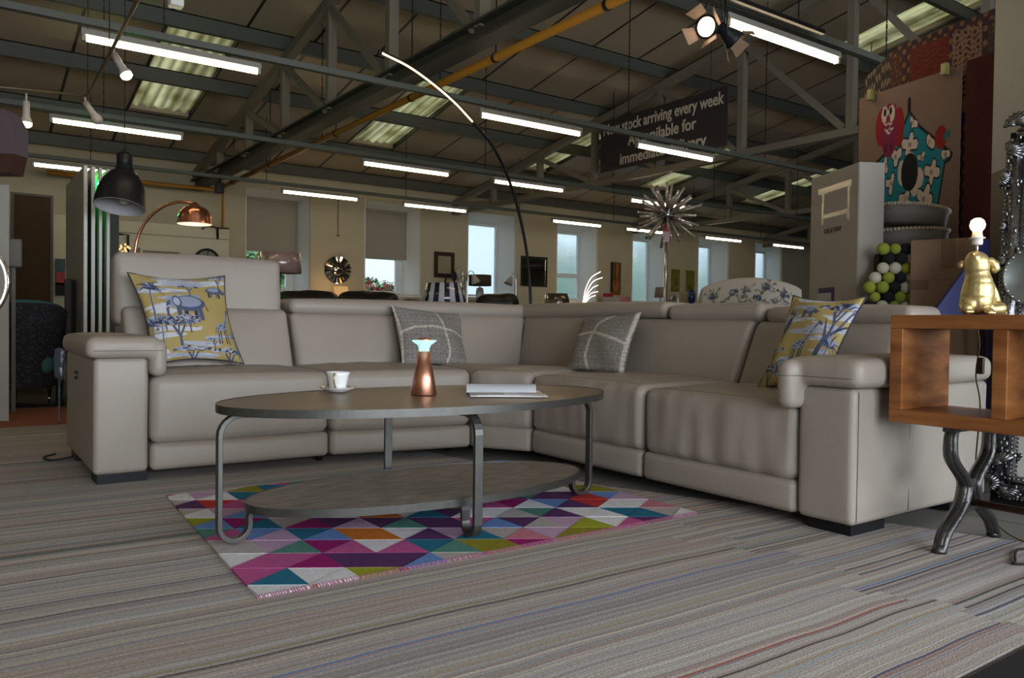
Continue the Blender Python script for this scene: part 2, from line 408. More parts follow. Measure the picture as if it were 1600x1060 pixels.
for i, (a, b, rb_) in enumerate(wins):
    t = bpy.data.objects.new('window_%d' % (i + 1), None); C.objects.link(t); t.location = ((a + b) / 2, GY, ZB); t['kind'] = 'structure'
    bm = BM(); fr = .045
    bx(bm, a, a + fr, GY, GY + .07, ZB, ZT); bx(bm, b - fr, b, GY, GY + .07, ZB, ZT); bx(bm, a + fr, b - fr, GY, GY + .07, ZT - fr, ZT); bx(bm, a + fr, b - fr, GY, GY + .07, ZB, ZB + fr)
    zt = ZT
    if i < 2:
        zt = ZM + .02; bx(bm, a + fr, b - fr, GY, GY + .07, ZM - .05, ZM + .02)
        bx(bm, b - .14, b - .045, GY + .002, GY + .068, ZB + fr, ZM - .05); 
    if i == 3: bx(bm, a + fr, b - fr, GY, GY + .07, ZB + .55, ZB + .64)
    obj('window_frame', bm, white_frame, t)
    obj('pane', bx(BM(), a + fr, b - fr, GY + .03, GY + .036, ZB + fr, ZT - fr if i > 1 else ZM - .05), cg if i < 2 else fg, t)
    if i < 2:
        bm = BM(); bx(bm, a + .006, b + .03, WY + .36, WY + .39, ZM - .02, ZT + .03); bx(bm, a + .006, b + .03, WY + .345, WY + .405, ZM - .05, ZM - .02); bx(bm, a + .006, b + .03, WY + .33, WY + .42, ZT + .0, ZT + .07)
        bar(bm, (a + .03, WY + .34, ZM), (a + .03, WY + .34, ZT), .012); bar(bm, (b, WY + .34, ZM), (b, WY + .34, ZT), .012)
        obj('blind', bm, blind_m, t, label='grey roller blind pulled half down')
# the other walls (mostly out of sight)
struct('wall_left', bx(BM(), X0 - .2, X0, YF, GY, 0, 6.2), cream_wall)
struct('wall_right', bx(BM(), X1, X1 + .2, YF, GY, 0, 6.2), cream_wall)
bm = BM(); bx(bm, X0, X1, YF - .2, YF, 0, .35); bx(bm, X0, X1, YF - .2, YF, 2.9, 6.4)
for x in (-3, -1.9, .9, 3.8, 6.7): bx(bm, x, x + .12 if x > -3 else -1.9, YF - .2, YF, .35, 2.9)
bx(bm, 6.8, X1, YF - .2, YF, .35, 2.9)
struct('wall_front', bm, white_wall)
# roof: insulated lining boards with dark joints, corrugated rooflights in real openings
liner = mat('roof_lining', (.40, .32, .22), .38, spec=.5, noise_=.12, nscale=.8)
n = liner.node_tree.nodes; L = liner.node_tree.links; b_ = n['Principled BSDF']; old = b_.inputs['Base Color'].links[0].from_socket
g = n.new('ShaderNodeTexCoord'); s_ = n.new('ShaderNodeSeparateXYZ'); L.new(g.outputs['Object'], s_.inputs[0])
def math_(op, a, b=None):
    k = n.new('ShaderNodeMath'); k.operation = op
    for i, v in enumerate((a, b)):
        if v is None: continue
        if isinstance(v, (int, float)): k.inputs[i].default_value = v
        else: L.new(v, k.inputs[i])
    return k.outputs[0]
JX = .872
fx = math_('FRACT', math_('DIVIDE', math_('ADD', s_.outputs['X'], 20 * JX - 2.15), JX))
lt = math_('LESS_THAN', math_('ABSOLUTE', math_('SUBTRACT', fx, .5)), .478)
mx = n.new('ShaderNodeMix'); mx.data_type = 'RGBA'; L.new(lt, mx.inputs[0]); mx.inputs[6].default_value = (.02, .018, .015, 1); L.new(old, mx.inputs[7]); L.new(mx.outputs[2], b_.inputs['Base Color'])
SKY = []                                      # rooflight openings (x0, x1, y0, y1)
for k in (0, 4, 8, 12, 16, 20): SKY.append((2.15 + JX * k + .03, 2.15 + JX * (k + 1), 10.15, 12.9))
SKY.append((2.15 + JX * 10 - .1, 2.15 + JX * 11 - .1, 4.9, 7.0))
def slab(bm, x0, x1, y0, y1, th=.12):
    q = [bm.verts.new((x, y, roof(y) + dz)) for dz in (0, th) for y in (y0, y1) for x in (x0, x1)]
    for f in ((0, 2, 3, 1), (4, 5, 7, 6), (0, 1, 5, 4), (2, 6, 7, 3), (0, 4, 6, 2), (1, 3, 7, 5)): bm.faces.new([q[i] for i in f])
bm = BM(); YR = 1.0
slab(bm, X0 - .2, X1 + .2, 12.9, GY + .3); slab(bm, X0 - .2, X1 + .2, 7.0, 10.15); slab(bm, X0 - .2, X1 + .2, YR, 4.9)
px = X0 - .2
for s in SKY[:6]: slab(bm, px, s[0], 10.15, 12.9); px = s[1]
slab(bm, px, X1 + .2, 10.15, 12.9); slab(bm, X0 - .2, SKY[6][0], 4.9, 7.0); slab(bm, SKY[6][1], X1 + .2, 4.9, 7.0)
q = [bm.verts.new(v) for v in ((X0 - .2, YR, roof(YR)), (X1 + .2, YR, roof(YR)), (X1 + .2, YF - .2, roof(YR) - .8), (X0 - .2, YF - .2, roof(YR) - .8))]; bm.faces.new(q)
q = [bm.verts.new(v + Vector((0, 0, .12))) for v in [w_.co for w_ in q]]; bm.faces.new(q)
struct('ceiling', bm, liner)
sk = bpy.data.materials.new('translucent_sheet'); sk.use_nodes = True; n = sk.node_tree.nodes; L = sk.node_tree.links; n.remove(n['Principled BSDF'])
tl = n.new('ShaderNodeBsdfTranslucent'); tl.inputs[0].default_value = (.3, .32, .2, 1); df = n.new('ShaderNodeBsdfDiffuse'); df.inputs[0].default_value = (.3, .3, .2, 1)
no = n.new('ShaderNodeTexNoise'); no.inputs['Scale'].default_value = 2.5; no.inputs['Detail'].default_value = 6; rp = n.new('ShaderNodeValToRGB'); rp.color_ramp.elements[0].color = (.14, .11, .035, 1); rp.color_ramp.elements[1].color = (.46, .41, .20, 1)
rp.color_ramp.elements[0].position = .35; rp.color_ramp.elements[1].position = .6; L.new(no.outputs[0], rp.inputs[0]); rib_shade = n.new('ShaderNodeTexWave'); rib_shade.inputs['Scale'].default_value = 2.3; rib_shade.inputs['Distortion'].default_value = .6; gw = n.new('ShaderNodeTexCoord'); L.new(gw.outputs['Object'], rib_shade.inputs[0]); wr2 = n.new('ShaderNodeMapRange'); wr2.inputs[3].default_value = .45; wr2.inputs[4].default_value = 1.15; L.new(rib_shade.outputs['Fac'], wr2.inputs[0])
wm = n.new('ShaderNodeMix'); wm.data_type = 'RGBA'; wm.blend_type = 'MULTIPLY'; wm.inputs[0].default_value = 1; L.new(rp.outputs[0], wm.inputs[6]); L.new(wr2.outputs[0], wm.inputs[7]); L.new(wm.outputs[2], tl.inputs[0])  # wave stripes put the shading of the ribs into the sheet's colour
m1 = n.new('ShaderNodeMixShader'); m1.inputs[0].default_value = .2; L.new(tl.outputs[0], m1.inputs[1]); L.new(df.outputs[0], m1.inputs[2]); L.new(m1.outputs[0], n['Material Output'].inputs[0])
def rooflight(s):
    bm = BM(); nx = 40; prev = None
    for i in range(nx + 1):
        x = s[0] + (s[1] - s[0]) * i / nx; dz = .06 + .022 * math.cos(2 * PI * i / 8)
        cur = [bm.verts.new((x, y, roof(y) + dz)) for y in (s[2], s[3])]
        if prev: f = bm.faces.new((prev[0], cur[0], cur[1], prev[1])); f.smooth = True
        prev = cur
    return bm
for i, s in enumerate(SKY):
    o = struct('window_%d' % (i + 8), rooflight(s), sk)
# ------------------------------------------------------------------ outside the windows
gm = mat('grass_outside', (.08, .16, .04), .9)
o = struct('ground', bx(BM(), -10, 45, GY + .3, 60, -.6, -.5), gm)
leafm = mat('hedge_leaves', (.10, .24, .08), .7, col2=(.34, .52, .24), nscale=9)
def bush(c, r, label, red=False):
    bm = BM(); rnd = random.Random(int(c[0] * 100))
    for k in range(5200):
        d = Vector((rnd.gauss(0, 1), rnd.gauss(0, 1), rnd.gauss(0, 1))).normalized(); s = .72 + .28 * noise.noise(d * 2.4 + Vector(c)) + rnd.random() * .12
        p = Vector(c) + Vector((d.x * r[0], d.y * r[1], d.z * r[2])) * s
        if p.z < -.5: continue
        a = Vector((rnd.gauss(0, 1), rnd.gauss(0, 1), rnd.gauss(0, 1))).normalized() * .11; b = a.cross(d).normalized() * .06
        f = bm.faces.new([bm.verts.new(p + v) for v in (-a, b, a, -b)])
        f.material_index = 1 if red and rnd.random() < .5 * (noise.noise(p * 1.2) > .1) else 0
    sph(bm, c, 1, 12, (r[0] * .7, r[1] * .7, r[2] * .7))
    bm2 = bm
    t = solo('garden_bush', bm2, [leafm, mat('red_blossom', (.35, .05, .05), .7)], label, 'bush', 'bushes outside the windows')
    return t
bush((6.2, 20, 1.2), (1.5, 1.2, 1.75), 'green leafy bush outside the window nearest the left sofa headrest')
bush((9.9, 21, .6), (1.6, 1.2, 1.75), 'green bush with red blossom outside the second half blinded window', True)
bush((13.4, 23.5, .3), (1.2, 1.2, 1.35), 'low green bush at the lower right of the second half blinded window')
for k, (x, h_) in enumerate(((16.9, 3.5), (20.6, 3.9), (24.3, 3.8), (28.0, 3.7), (31.7, 3.6))):
    bush((x, 21, .5), (1.7, 1.2, h_), ['green bush seen blurred through the fourth window from the left', 'green bush seen blurred through the frosted window behind the starburst lamp', 'green bush seen blurred through the frosted window right of the starburst lamp', 'green bush seen blurred through the frosted window above the floral sofa', 'green bush outside the far right frosted window'][k])
#@@STEEL
# ------------------------------------------------------------------ roof steel
def truss(X, label, deep=False):
    t = thing('roof_truss', label, 'roof truss', (X, 8, 3.1)); zb = 3.13
    bm = BM(); d = .17 if deep else .12
    if deep:
        bx(bm, X - .09, X + .09, YR - 3, WY, zb + .065, zb + .085); bx(bm, X - .01, X + .01, YR - 3, WY, zb - .06, zb + .065); bx(bm, X - .09, X + .09, YR - 3, WY, zb - .085, zb - .06)
    else: bx(bm, X - .06, X + .06, YR - 3, WY, zb - .04, zb + .05)
    obj('bottom_chord', bm, steel_dark if deep else steel, t)
    ys = [14.2, 13.0, 11.5, 10.0, 8.5, 7.0, 5.4, 3.9, 2.4]; tz = lambda y: 3.44 + .18 * (13.8 - y)
    bm = BM(); bar(bm, (X, WY, tz(WY)), (X, YR, tz(YR)), .11, .11); obj('top_chord', bm, steel, t)
    for i, y in enumerate(ys[1:]):
        obj('post', bx(BM(), X - .05, X + .05, y - .045, y + .045, zb + .05, tz(y) - .04), steel, t)
    for a, b in zip(ys, ys[1:]):
        bm = BM(); bar(bm, (X - .03, a - .05, tz(a) - .08), (X - .03, b + .08, zb + .06), .035, .08); obj('diagonal_brace', bm, steel, t)
    return t
truss(3.5, 'steel roof truss on a deep dark girder, nearest the sofa', True)
truss(8.75, 'steel roof truss holding the dark banner')
truss(14.0, 'steel roof truss next beyond the one with the banner')
truss(19.2, 'steel roof truss furthest to the right')
for i, y in enumerate((7.0, 8.5, 10.0, 11.5, 13.0, 14.25, 5.4, 3.9)):
    z = roof(y); bm = BM()
    bx(bm, X0, X1, y - .008, y + .008, z - .2, z - .002); bx(bm, X0, X1, y - .06, y + .008, z - .205, z - .19); bx(bm, X0, X1, y - .008, y + .06, z - .015, z - .001)
    lab = ['third grey steel purlin from the window wall side of the banner truss post', 'grey steel purlin above the banner', 'grey steel purlin along the near end of the rooflight row', 'grey steel purlin crossing the middle of the rooflight row', 'grey steel purlin along the far end of the rooflight row', 'grey steel purlin right against the window wall', 'grey steel purlin crossing the single rooflight above the hung rugs', 'grey steel purlin nearest the viewer'][i]
    if i == 0: lab = 'grey steel purlin nearer the viewer than the banner, at the top edge of the photo'
    tag(obj('roof_purlin', bm, purlin_m), lab, 'roof beam', 'roof purlins')
# light rows: trunking rail, battens, chains
rows = [(3.56, 2.87, 'nearest'), (6.58, 2.87, 'second nearest'), (9.51, 2.87, 'third nearest'), (12.4, 2.87, 'furthest')]
rname = ['row nearest the viewer', 'second row', 'third row', 'row nearest the windows']
for (y, z, nm), rn in zip(rows, rname):
    bm = BM(); bx(bm, X0, X1 - 2, y - .03, y + .03, z + .075, z + .125)
    t = thing('lighting_rail', 'dark grey trunking rail carrying the %s of tube lights' % rn, 'lighting rail', (0, y, z + .075)); obj('rail', bm, purlin_m, t)
    for k, x in enumerate(np.arange(-1.2, X1 - 3, 2.45)):
        xx = float(x) + (.35 if y > 12 else .1)
        if y < 5 and xx < 2: continue
        bm = BM(); zz = z + .125
        while zz < roof(y) - .02:
            bar(bm, (xx, y, zz), (xx, y, zz + .045), .006 if int(zz * 100 / 5) % 2 else .012, .012 if int(zz * 100 / 5) % 2 else .006); zz += .05
        obj('hanging_chain', bm, blackm, t)
def batten():
    t = thing('tube_light', '', 'strip light'); Lx = .64
    bm = BM(); prism(bm, [(-.032, .0), (.032, .0), (.022, .045), (-.022, .045)], Lx * 2 + .03, Matrix.Translation((-Lx - .015, 0, 0)) @ frame_T((0, 0, 0), (0, 1, 0), (0, 0, 1))); obj('housing', bm, batten_m, t, False)
    bm = BM(); tube(bm, [(-Lx + .02, 0, -.022), (Lx - .02, 0, -.022)], .022, 12); obj('fluorescent_tube', bm, tube_m, t, False)
    for s in (-1, 1):
        bm = BM(); bx(bm, s * Lx - .012, s * Lx + .012, -.02, .02, -.045, .0); obj('end_cap', bm, batten_m, t, False)
    return t
bt = batten(); first = True
def place_batten(x, y, z, label):
    global first
    if first: o = bt; first = False; o.location = (x, y, z); o['label'] = label; o['group'] = 'fluorescent tube lights'
    else: o = dup(bt, (x, y, z), label, 'fluorescent tube lights')
    return o
LB = [((4.92, 3.56), 'lit tube light beside the theatre spotlights, largest of all'),
 ((1.44, 6.58), 'lit tube light at top left, crossed by the conduit with the spot bulb'), ((4.90, 6.58), 'lit tube light just right of the curved black lamp arm'), ((7.03, 6.58), 'lit tube light across the dark banner'),
 ((1.50, 9.51), 'lit tube light below the unlit spotlight at left'), ((5.0, 9.51), 'lit tube light above the second half blinded window, in the third row'), ((7.04, 9.51), 'lit tube light crossed by the curved black lamp arm'), ((9.75, 9.51), 'lit tube light seen behind the starburst lamp arms'),
 ((1.55, 12.4), 'lit tube light behind the black dome pendant'), ((4.95, 12.4), 'lit tube light between the two half blinded windows'), ((7.1, 12.4), 'lit tube light left of the curved black lamp arm, near the window wall'), ((10.4, 12.4), 'lit tube light in front of the fourth window'), ((12.4, 12.4), 'lit tube light left of the starburst lamp pole, near the window wall'), ((14.9, 12.4), 'lit tube light above the floral sofa, left one'), ((17.4, 12.4), 'lit tube light above the floral sofa, right one beside the tall white carton')]
for (x, y), lb in LB: place_batten(x, y, 2.87, lb)
# yellow pipe
p0 = at(385, 280, 2, 3.05); p1 = at(940, 0, 2, 3.05)
Xp = (p0.x + p1.x) / 2
t = thing('gas_pipe', 'long yellow gas pipe running beside the deep dark girder', 'pipe', (Xp, 8, 3.05))
bm = BM(); tube(bm, [(Xp, 2.0, 3.05), (Xp, 14.3, 3.05)], .035, 12); obj('pipe', bm, orange_pipe, t)
for y in (4.2, 5.6, 7.1, 9.0, 11.4, 13.2):
    bm = BM(); tube(bm, [(Xp, y, 3.08), (Xp, y, roof(y) - .0)], .006, 6); lathe(bm, [(.037, -.015), (.042, -.015), (.042, .015), (.037, .015)], (0, 0, 0), 12, Matrix.Translation((Xp, y, 3.05)) @ Matrix.Rotation(R(90), 4, 'X')); obj('pipe_hanger', bm, blackm, t)
bm = BM(); tube(bm, [(1.2, 13.9, 3.0), (3.8, 13.9, 3.0), (3.8, 13.9, 1.7)], .035, 10)
solo('gas_pipe', bm, orange_pipe, 'yellow gas pipe along the back wall behind the black dome pendant', 'pipe')
# banner hung on the truss
BX = 8.62
a = at(939, 189, 0, BX); b = at(1137, 137, 0, BX); c = at(1135, 228, 0, BX); d = at(938, 270, 0, BX)
zt = (a.z + b.z) / 2; zb = (c.z + d.z) / 2; ya, yb = (a.y + d.y) / 2, (b.y + c.y) / 2
t = thing('hanging_banner', 'dark brown banner with cream lettering hung from the roof truss', 'banner', (BX, (ya + yb) / 2, zb))
obj('banner_board', bx(BM(), BX, BX + .015, yb, ya, zb, zt), mat('banner_brown', (.038, .028, .032), .6), t)
letters = mat('banner_cream', (.62, .54, .44), .6)
wd = ya - yb; yc = (ya + yb) / 2; hh = zt - zb
for s, fy, off, tw in (('New stock arriving every week', .81, 0, .95), ('All available for', .50, -.02, .54), ('immediate delivery', .17, -.02, .68)):
    T = frame_T((BX - .006, yc + off * wd, zb + hh * (fy - .09)), (0, -1, 0), (0, 0, 1))
    b_ = text_mesh(s, hh * .30, .003, 1, Matrix.Identity(4)); xs = [v.co.x for v in b_.verts]; k = tw * wd / (max(xs) - min(xs))
    bmesh.ops.transform(b_, matrix=T @ Matrix.Diagonal((k, 1, 1, 1)), verts=b_.verts); obj('lettering', b_, letters, t)
for y in (yb + .3, ya - .3):
    bm = BM(); bar(bm, (BX + .007, y, zt), (BX + .007, y, roof(y)), .005); obj('hanging_wire', bm, blackm, t)
#@@FLOORS
# ------------------------------------------------------------------ floor coverings
def striped(name):
    m = bpy.data.materials.new(name); m.use_nodes = True; n = m.node_tree.nodes; L = m.node_tree.links; b = n['Principled BSDF']; b.inputs['Roughness'].default_value = .95; b.inputs['Specular IOR Level'].default_value = .1
    g = n.new('ShaderNodeTexCoord'); s = n.new('ShaderNodeSeparateXYZ'); L.new(g.outputs['Object'], s.inputs[0])
    def mt(op, a, b_=None, c_=None):
        k = n.new('ShaderNodeMath'); k.operation = op
        for i, v in enumerate((a, b_, c_)):
            if v is None: continue
            if isinstance(v, (int, float)): k.inputs[i].default_value = v
            else: L.new(v, k.inputs[i])
        return k.outputs[0]
    X, Y = s.outputs['X'], s.outputs['Y']
    cx = n.new('ShaderNodeCombineXYZ'); L.new(X, cx.inputs[0]); L.new(mt('MULTIPLY', Y, .6), cx.inputs[1])
    wb = n.new('ShaderNodeTexNoise'); wb.inputs['Scale'].default_value = 2.2; wb.inputs['Detail'].default_value = 2; L.new(cx.outputs[0], wb.inputs[0])
    yy = mt('ADD', mt('ADD', Y, mt('MULTIPLY', wb.outputs[0], .035)), mt('MULTIPLY', X, .012))
    # second pattern piece joined in beyond a stepped seam
    stp = n.new('ShaderNodeTexWhiteNoise'); stp.noise_dimensions = '1D'; L.new(mt('FLOOR', mt('MULTIPLY', yy, 9)), stp.inputs['W'])
    zone = mt('GREATER_THAN', X, mt('ADD', mt('MULTIPLY', stp.outputs[0], .22), 2.2))
    off = mt('MULTIPLY', zone, 31.37)
    def stripes(freq, ramp, seed):
        wn = n.new('ShaderNodeTexWhiteNoise'); wn.noise_dimensions = '1D'; L.new(mt('ADD', mt('FLOOR', mt('MULTIPLY', yy, freq)), mt('ADD', mt('FLOOR', mt('MULTIPLY', off, 10)), seed)), wn.inputs['W'])
        r = n.new('ShaderNodeValToRGB'); r.color_ramp.interpolation = 'CONSTANT'; e = r.color_ramp.elements
        e[0].position = 0; e[0].color = (*ramp[0][1], 1); e[1].position = ramp[1][0]; e[1].color = (*ramp[1][1], 1)
        for p_, c_ in ramp[2:]: k = e.new(p_); k.color = (*c_, 1)
        L.new(wn.outputs[0], r.inputs[0]); return r.outputs[0]
    br_ = [(0, (.42, .37, .34)), (.2, (.50, .46, .42)), (.4, (.34, .29, .265)), (.55, (.38, .40, .42)), (.68, (.52, .49, .46)), (.8, (.40, .29, .26)), (.9, (.42, .39, .31))]
    fr_ = [(0, (.46, .42, .39)), (.16, (.33, .27, .25)), (.3, (.64, .60, .56)), (.44, (.28, .20, .17)), (.54, (.42, .39, .36)), (.66, (.30, .36, .42)), (.74, (.50, .45, .44)), (.82, (.42, .23, .19)), (.88, (.13, .12, .125)), (.94, (.40, .38, .18)), (.97, (.14, .20, .34))]
    A_ = stripes(17, br_, 3); B_ = stripes(85, fr_, 11); C_ = stripes(230, fr_, 47)
    mx = n.new('ShaderNodeMix'); mx.data_type = 'RGBA'; mx.inputs[0].default_value = .55; L.new(A_, mx.inputs[6]); L.new(B_, mx.inputs[7])
    mx2 = n.new('ShaderNodeMix'); mx2.data_type = 'RGBA'; mx2.inputs[0].default_value = .36; L.new(mx.outputs[2], mx2.inputs[6]); L.new(C_, mx2.inputs[7])
    # occasional strong line, brighter colours in the joined piece
    ac = stripes(62, [(0, (.04, .036, .04)), (.25, (.07, .06, .13)), (.42, (.40, .09, .06)), (.58, (.04, .20, .15)), (.72, (.10, .22, .50)), (.86, (.02, .06, .045))], 5)
    wn = n.new('ShaderNodeTexWhiteNoise'); wn.noise_dimensions = '1D'; L.new(mt('ADD', mt('FLOOR', mt('MULTIPLY', yy, 62)), mt('MULTIPLY', off, 3)), wn.inputs['W'])
    th = mt('ADD', .90, mt('MULTIPLY', zone, -.10)); fr = mt('FRACT', mt('MULTIPLY', yy, 62)); line = mt('MULTIPLY', mt('GREATER_THAN', wn.outputs[0], th), mt('LESS_THAN', fr, .5))
    mx3 = n.new('ShaderNodeMix'); mx3.data_type = 'RGBA'; L.new(mt('MULTIPLY', line, .8), mx3.inputs[0]); L.new(mx2.outputs[2], mx3.inputs[6]); L.new(ac, mx3.inputs[7])
    hz = n.new('ShaderNodeTexNoise'); hz.inputs['Scale'].default_value = 1; mp = n.new('ShaderNodeMapping'); mp.inputs['Scale'].default_value = (120, 260, 1); L.new(g.outputs['Object'], mp.inputs[0]); L.new(mp.outputs[0], hz.inputs[0])
    rr = n.new('ShaderNodeMapRange'); rr.inputs[1].default_value = .3; rr.inputs[2].default_value = .7; rr.inputs[3].default_value = .72; rr.inputs[4].default_value = 1.18; L.new(hz.outputs[0], rr.inputs[0])
    ml = n.new('ShaderNodeMix'); ml.data_type = 'RGBA'; ml.blend_type = 'MULTIPLY'; ml.inputs[0].default_value = 1; L.new(mx3.outputs[2], ml.inputs[6]); L.new(rr.outputs[0], ml.inputs[7])
    L.new(ml.outputs[2], b.inputs['Base Color'])
    bp = n.new('ShaderNodeBump'); bp.inputs['Strength'].default_value = .35; bp.inputs['Distance'].default_value = .004; wv = hz.outputs[0]
    L.new(wv, bp.inputs['Height']); L.new(bp.outputs[0], b.inputs['Normal'])
    return m
edge = [(-2.6, .85), (3.42, .87), (3.12, 1.70), (2.86, 2.33), (2.62, 2.90), (2.42, 4.0), (2.2, 6.7), (-2.6, 6.7)]
bm = BM(); prism(bm, edge, .008, Matrix.Translation((0, 0, .0)))
tag(obj('striped_rug', bm, striped('striped_wool')), 'large multicoloured striped rug covering the floor under the sofa', 'rug')
tag(obj('floor_mat', bx(BM(), -2.6, 1.6, 6.72, 8.05, 0, .008), mat('rust_mat', (.30, .10, .05), .95, noise_=.3, nscale=40)), 'rust orange flat mat behind the striped rug at left', 'mat')
tag(obj('floor_mat', bx(BM(), -2.6, 3.9, 8.1, 13.5, 0, .008), mat('dark_mat', (.012, .012, .01), .5)), 'near black floor covering under the grey tub chair', 'mat')
bm = BM(); bx(bm, -1.5, 3.4, -.6, .845, 0, .012); tag(obj('floor_mat', bm, blackm), 'black rug edge in the bottom right corner', 'mat')
# geometric rug: equilateral triangles tufted in bright wool
pal = ['#c05c94', '#9c2670', '#e6e4e8', '#b9b0ae', '#603a68', '#5a8c80', '#2c7490', '#6d92cc', '#a0a632', '#d27a30', '#c23f3c', '#c3a2bf', '#948c30', '#c9808f']
pm = [mat('wool_%s' % k, lin(c), .95, spec=.1, bump=.6, bscale=260, noise_=.18, nscale=60) for k, c in zip(('pink', 'magenta', 'white', 'stone', 'purple', 'mint', 'teal', 'blue', 'lime', 'orange', 'red', 'lilac', 'olive', 'rose'), pal)]
corners = [Vector((.711, 2.235, 0)), Vector((2.565, 2.25, 0)), Vector((2.60, 3.72, 0)), Vector((.786, 3.745, 0))]
dx, dy = .1545, .19; rnd = random.Random(12); bm = BM(); last = 0
def tri_col(i, k, kind):
    return None
seq = {}
fixed = {(0, -1, 'a'): 2, (0, 0, 'a'): 0, (0, 1, 'a'): 2, (0, 2, 'a'): 3, (0, 3, 'a'): 5, (0, 4, 'a'): 8, (0, 5, 'a'): 3, (0, 6, 'a'): 3, (0, 0, 'b'): 6, (0, 1, 'b'): 0, (0, 2, 'b'): 3, (0, 3, 'b'): 0, (0, 4, 'b'): 7, (0, 6, 'b'): 4, (1, -1, 'b'): 2, (1, 0, 'a'): 0, (1, 1, 'b'): 5, (1, 1, 'a'): 11, (1, 2, 'a'): 7, (1, 2, 'b'): 11, (2, 2, 'b'): 7, (1, 3, 'a'): 1, (2, 3, 'b'): 1, (3, 1, 'a'): 9, (3, 0, 'b'): 0, (2, 0, 'a'): 4, (2, -1, 'b'): 4}
ytop = 0.016
for i in range(13):
    for k in range(-8, 10):
        for kind in 'ab':
            o = (i % 2) * .5
            x = .718 + i * dx; base = 2.345 + (k - (0)) * dy + (0 if i % 2 == 0 else dy * .5)
            if kind == 'a': P = [(x, base), (x, base + dy), (x + dx, base + dy / 2)]
            else: P = [(x, base), (x + dx, base - dy / 2), (x + dx, base + dy / 2)]
            c = fixed.get((i, k, kind))
            if c is None:
                c = last if (kind == 'b' and rnd.random() < .28) else rnd.choice([0, 0, 1, 1, 2, 2, 2, 2, 3, 3, 4, 4, 5, 6, 6, 7, 7, 8, 9, 10, 11, 11, 12, 13])
            last = c
            mx_, my_ = sum(p[0] for p in P) / 3, sum(p[1] for p in P) / 3
            vs = [bm.verts.new((mx_ + (p[0] - mx_) * 1.0, my_ + (p[1] - my_) * 1.0, ytop)) for p in P]; f = bm.faces.new(vs); f.material_index = c
bmesh.ops.remove_doubles(bm, verts=bm.verts, dist=.002)
for j in range(4):                           # cut to the rug's outline
    a, b = corners[j], corners[(j + 1) % 4]; nn = Vector(((b - a).y, -(b - a).x, 0)).normalized()
    bmesh.ops.bisect_plane(bm, geom=bm.verts[:] + bm.edges[:] + bm.faces[:], plane_co=a, plane_no=nn, clear_outer=True)
r = bmesh.ops.inset_individual(bm, faces=bm.faces[:], thickness=.0022, depth=.0008)
be = [e for e in bm.edges if e.is_boundary]; ex = bmesh.ops.extrude_edge_only(bm, edges=be)
for v in ex['geom']:
    if isinstance(v, bmesh.types.BMVert): v.co.z = .0085
rug = thing('geometric_rug', 'rectangular rug of bright multicoloured wool triangles under the coffee table', 'rug', (1.6, 3.0, 0.008))
obj('pile', bm, pm, rug)
rug_pile = C.objects[-1]
bm = BM(); rnd = random.Random(3)
for k in range(240):
    t_ = k / 239; p = corners[0].lerp(corners[1], t_); a = rnd.uniform(-.4, .4)
    bar(bm, (p.x, p.y + .004, .018), (p.x + a * .01, p.y - .012 - rnd.random() * .008, .012), .003, .002)
obj('stitched_edge', bm, mat('pink_thread', (.42, .16, .25), .9), rug)
#@@SOFA
# ------------------------------------------------------------------ corner sofa
from mathutils.bvhtree import BVHTree
def BVH(bm): bm.normal_update(); return BVHTree.FromBMesh(bm)
THREAD = mat('seam_thread', (.13, .105, .085), .8)
sofa = thing('corner_sofa', 'large taupe leather corner recliner sofa with padded arms', 'sofa', (2.4, 4.2, 0.008))
Z0 = .055
def P(name, bm, lab=None, m=leather): return obj(name, bm, m, sofa, label=lab)
def seat(fl, fr, br_, bl, zt, name='seat', crown=.02, wr=.008, seed=0):     # front-left, front-right, back-right, back-left
    bm = BM(); pad(bm, [fl, fr, br_, bl], [fl, fr, br_, bl], .185, zt, .045, (26, 12, 8), (.004, .010, crown), wr, seed, (2.6, 2.6, .45))
    tr_ = BVH(bm); o = P(name, bm); pts = []
    for k in range(40):
        t_ = .03 + .94 * k / 39; p_ = Vector(fl).lerp(Vector(fr), t_); q_ = Vector(bl).lerp(Vector(br_), t_); p_ = p_ + (q_ - p_).normalized() * .045
        h_ = tr_.ray_cast(Vector((p_.x, p_.y, 1)), Vector((0, 0, -1)))[0]
        if h_ is not None: pts.append(h_)
    b3 = BM(); tube(b3, pts, .0016, 5); obj('seam', b3, THREAD, o)
    d = (Vector(fl) - Vector(bl)).normalized() * .006
    s = (Vector(fr) - Vector(fl)).normalized() * .03
    b0 = [tuple(Vector(fl) + d * .0), tuple(Vector(fr) + d * .0), br_, bl]
    bm = BM(); pad(bm, b0, b0, Z0, .19, .028, (12, 6, 5), (.002, .012, .0), .003, seed + 5, (1.6, 1.6, .5)); P('footrest_panel', bm)
seat((.800, 4.155), (1.712, 4.140), (1.712, 4.92), (.800, 4.92), .520, seed=1)
seat((1.722, 4.138), (2.545, 3.985), (2.62, 4.92), (1.722, 4.92), .520, seed=2)
seat((2.552, 3.975), (2.742, 3.665), (3.55, 3.70), (2.66, 4.92), .515, 'corner_seat', seed=3)
seat((2.738, 3.652), (2.738, 2.762), (3.5, 2.762), (3.5, 3.652), .505, seed=4, wr=.009)
seat((2.736, 2.750), (2.736, 1.900), (3.5, 1.900), (3.5, 2.750), .495, seed=5, wr=.014)
# body behind the seats
bm = BM(); rb(bm, .80, 3.80, 5.06, 5.22, Z0, .80, .03); rb(bm, 3.66, 3.80, 1.90, 5.10, Z0, .80, .03); P('back_body', bm)
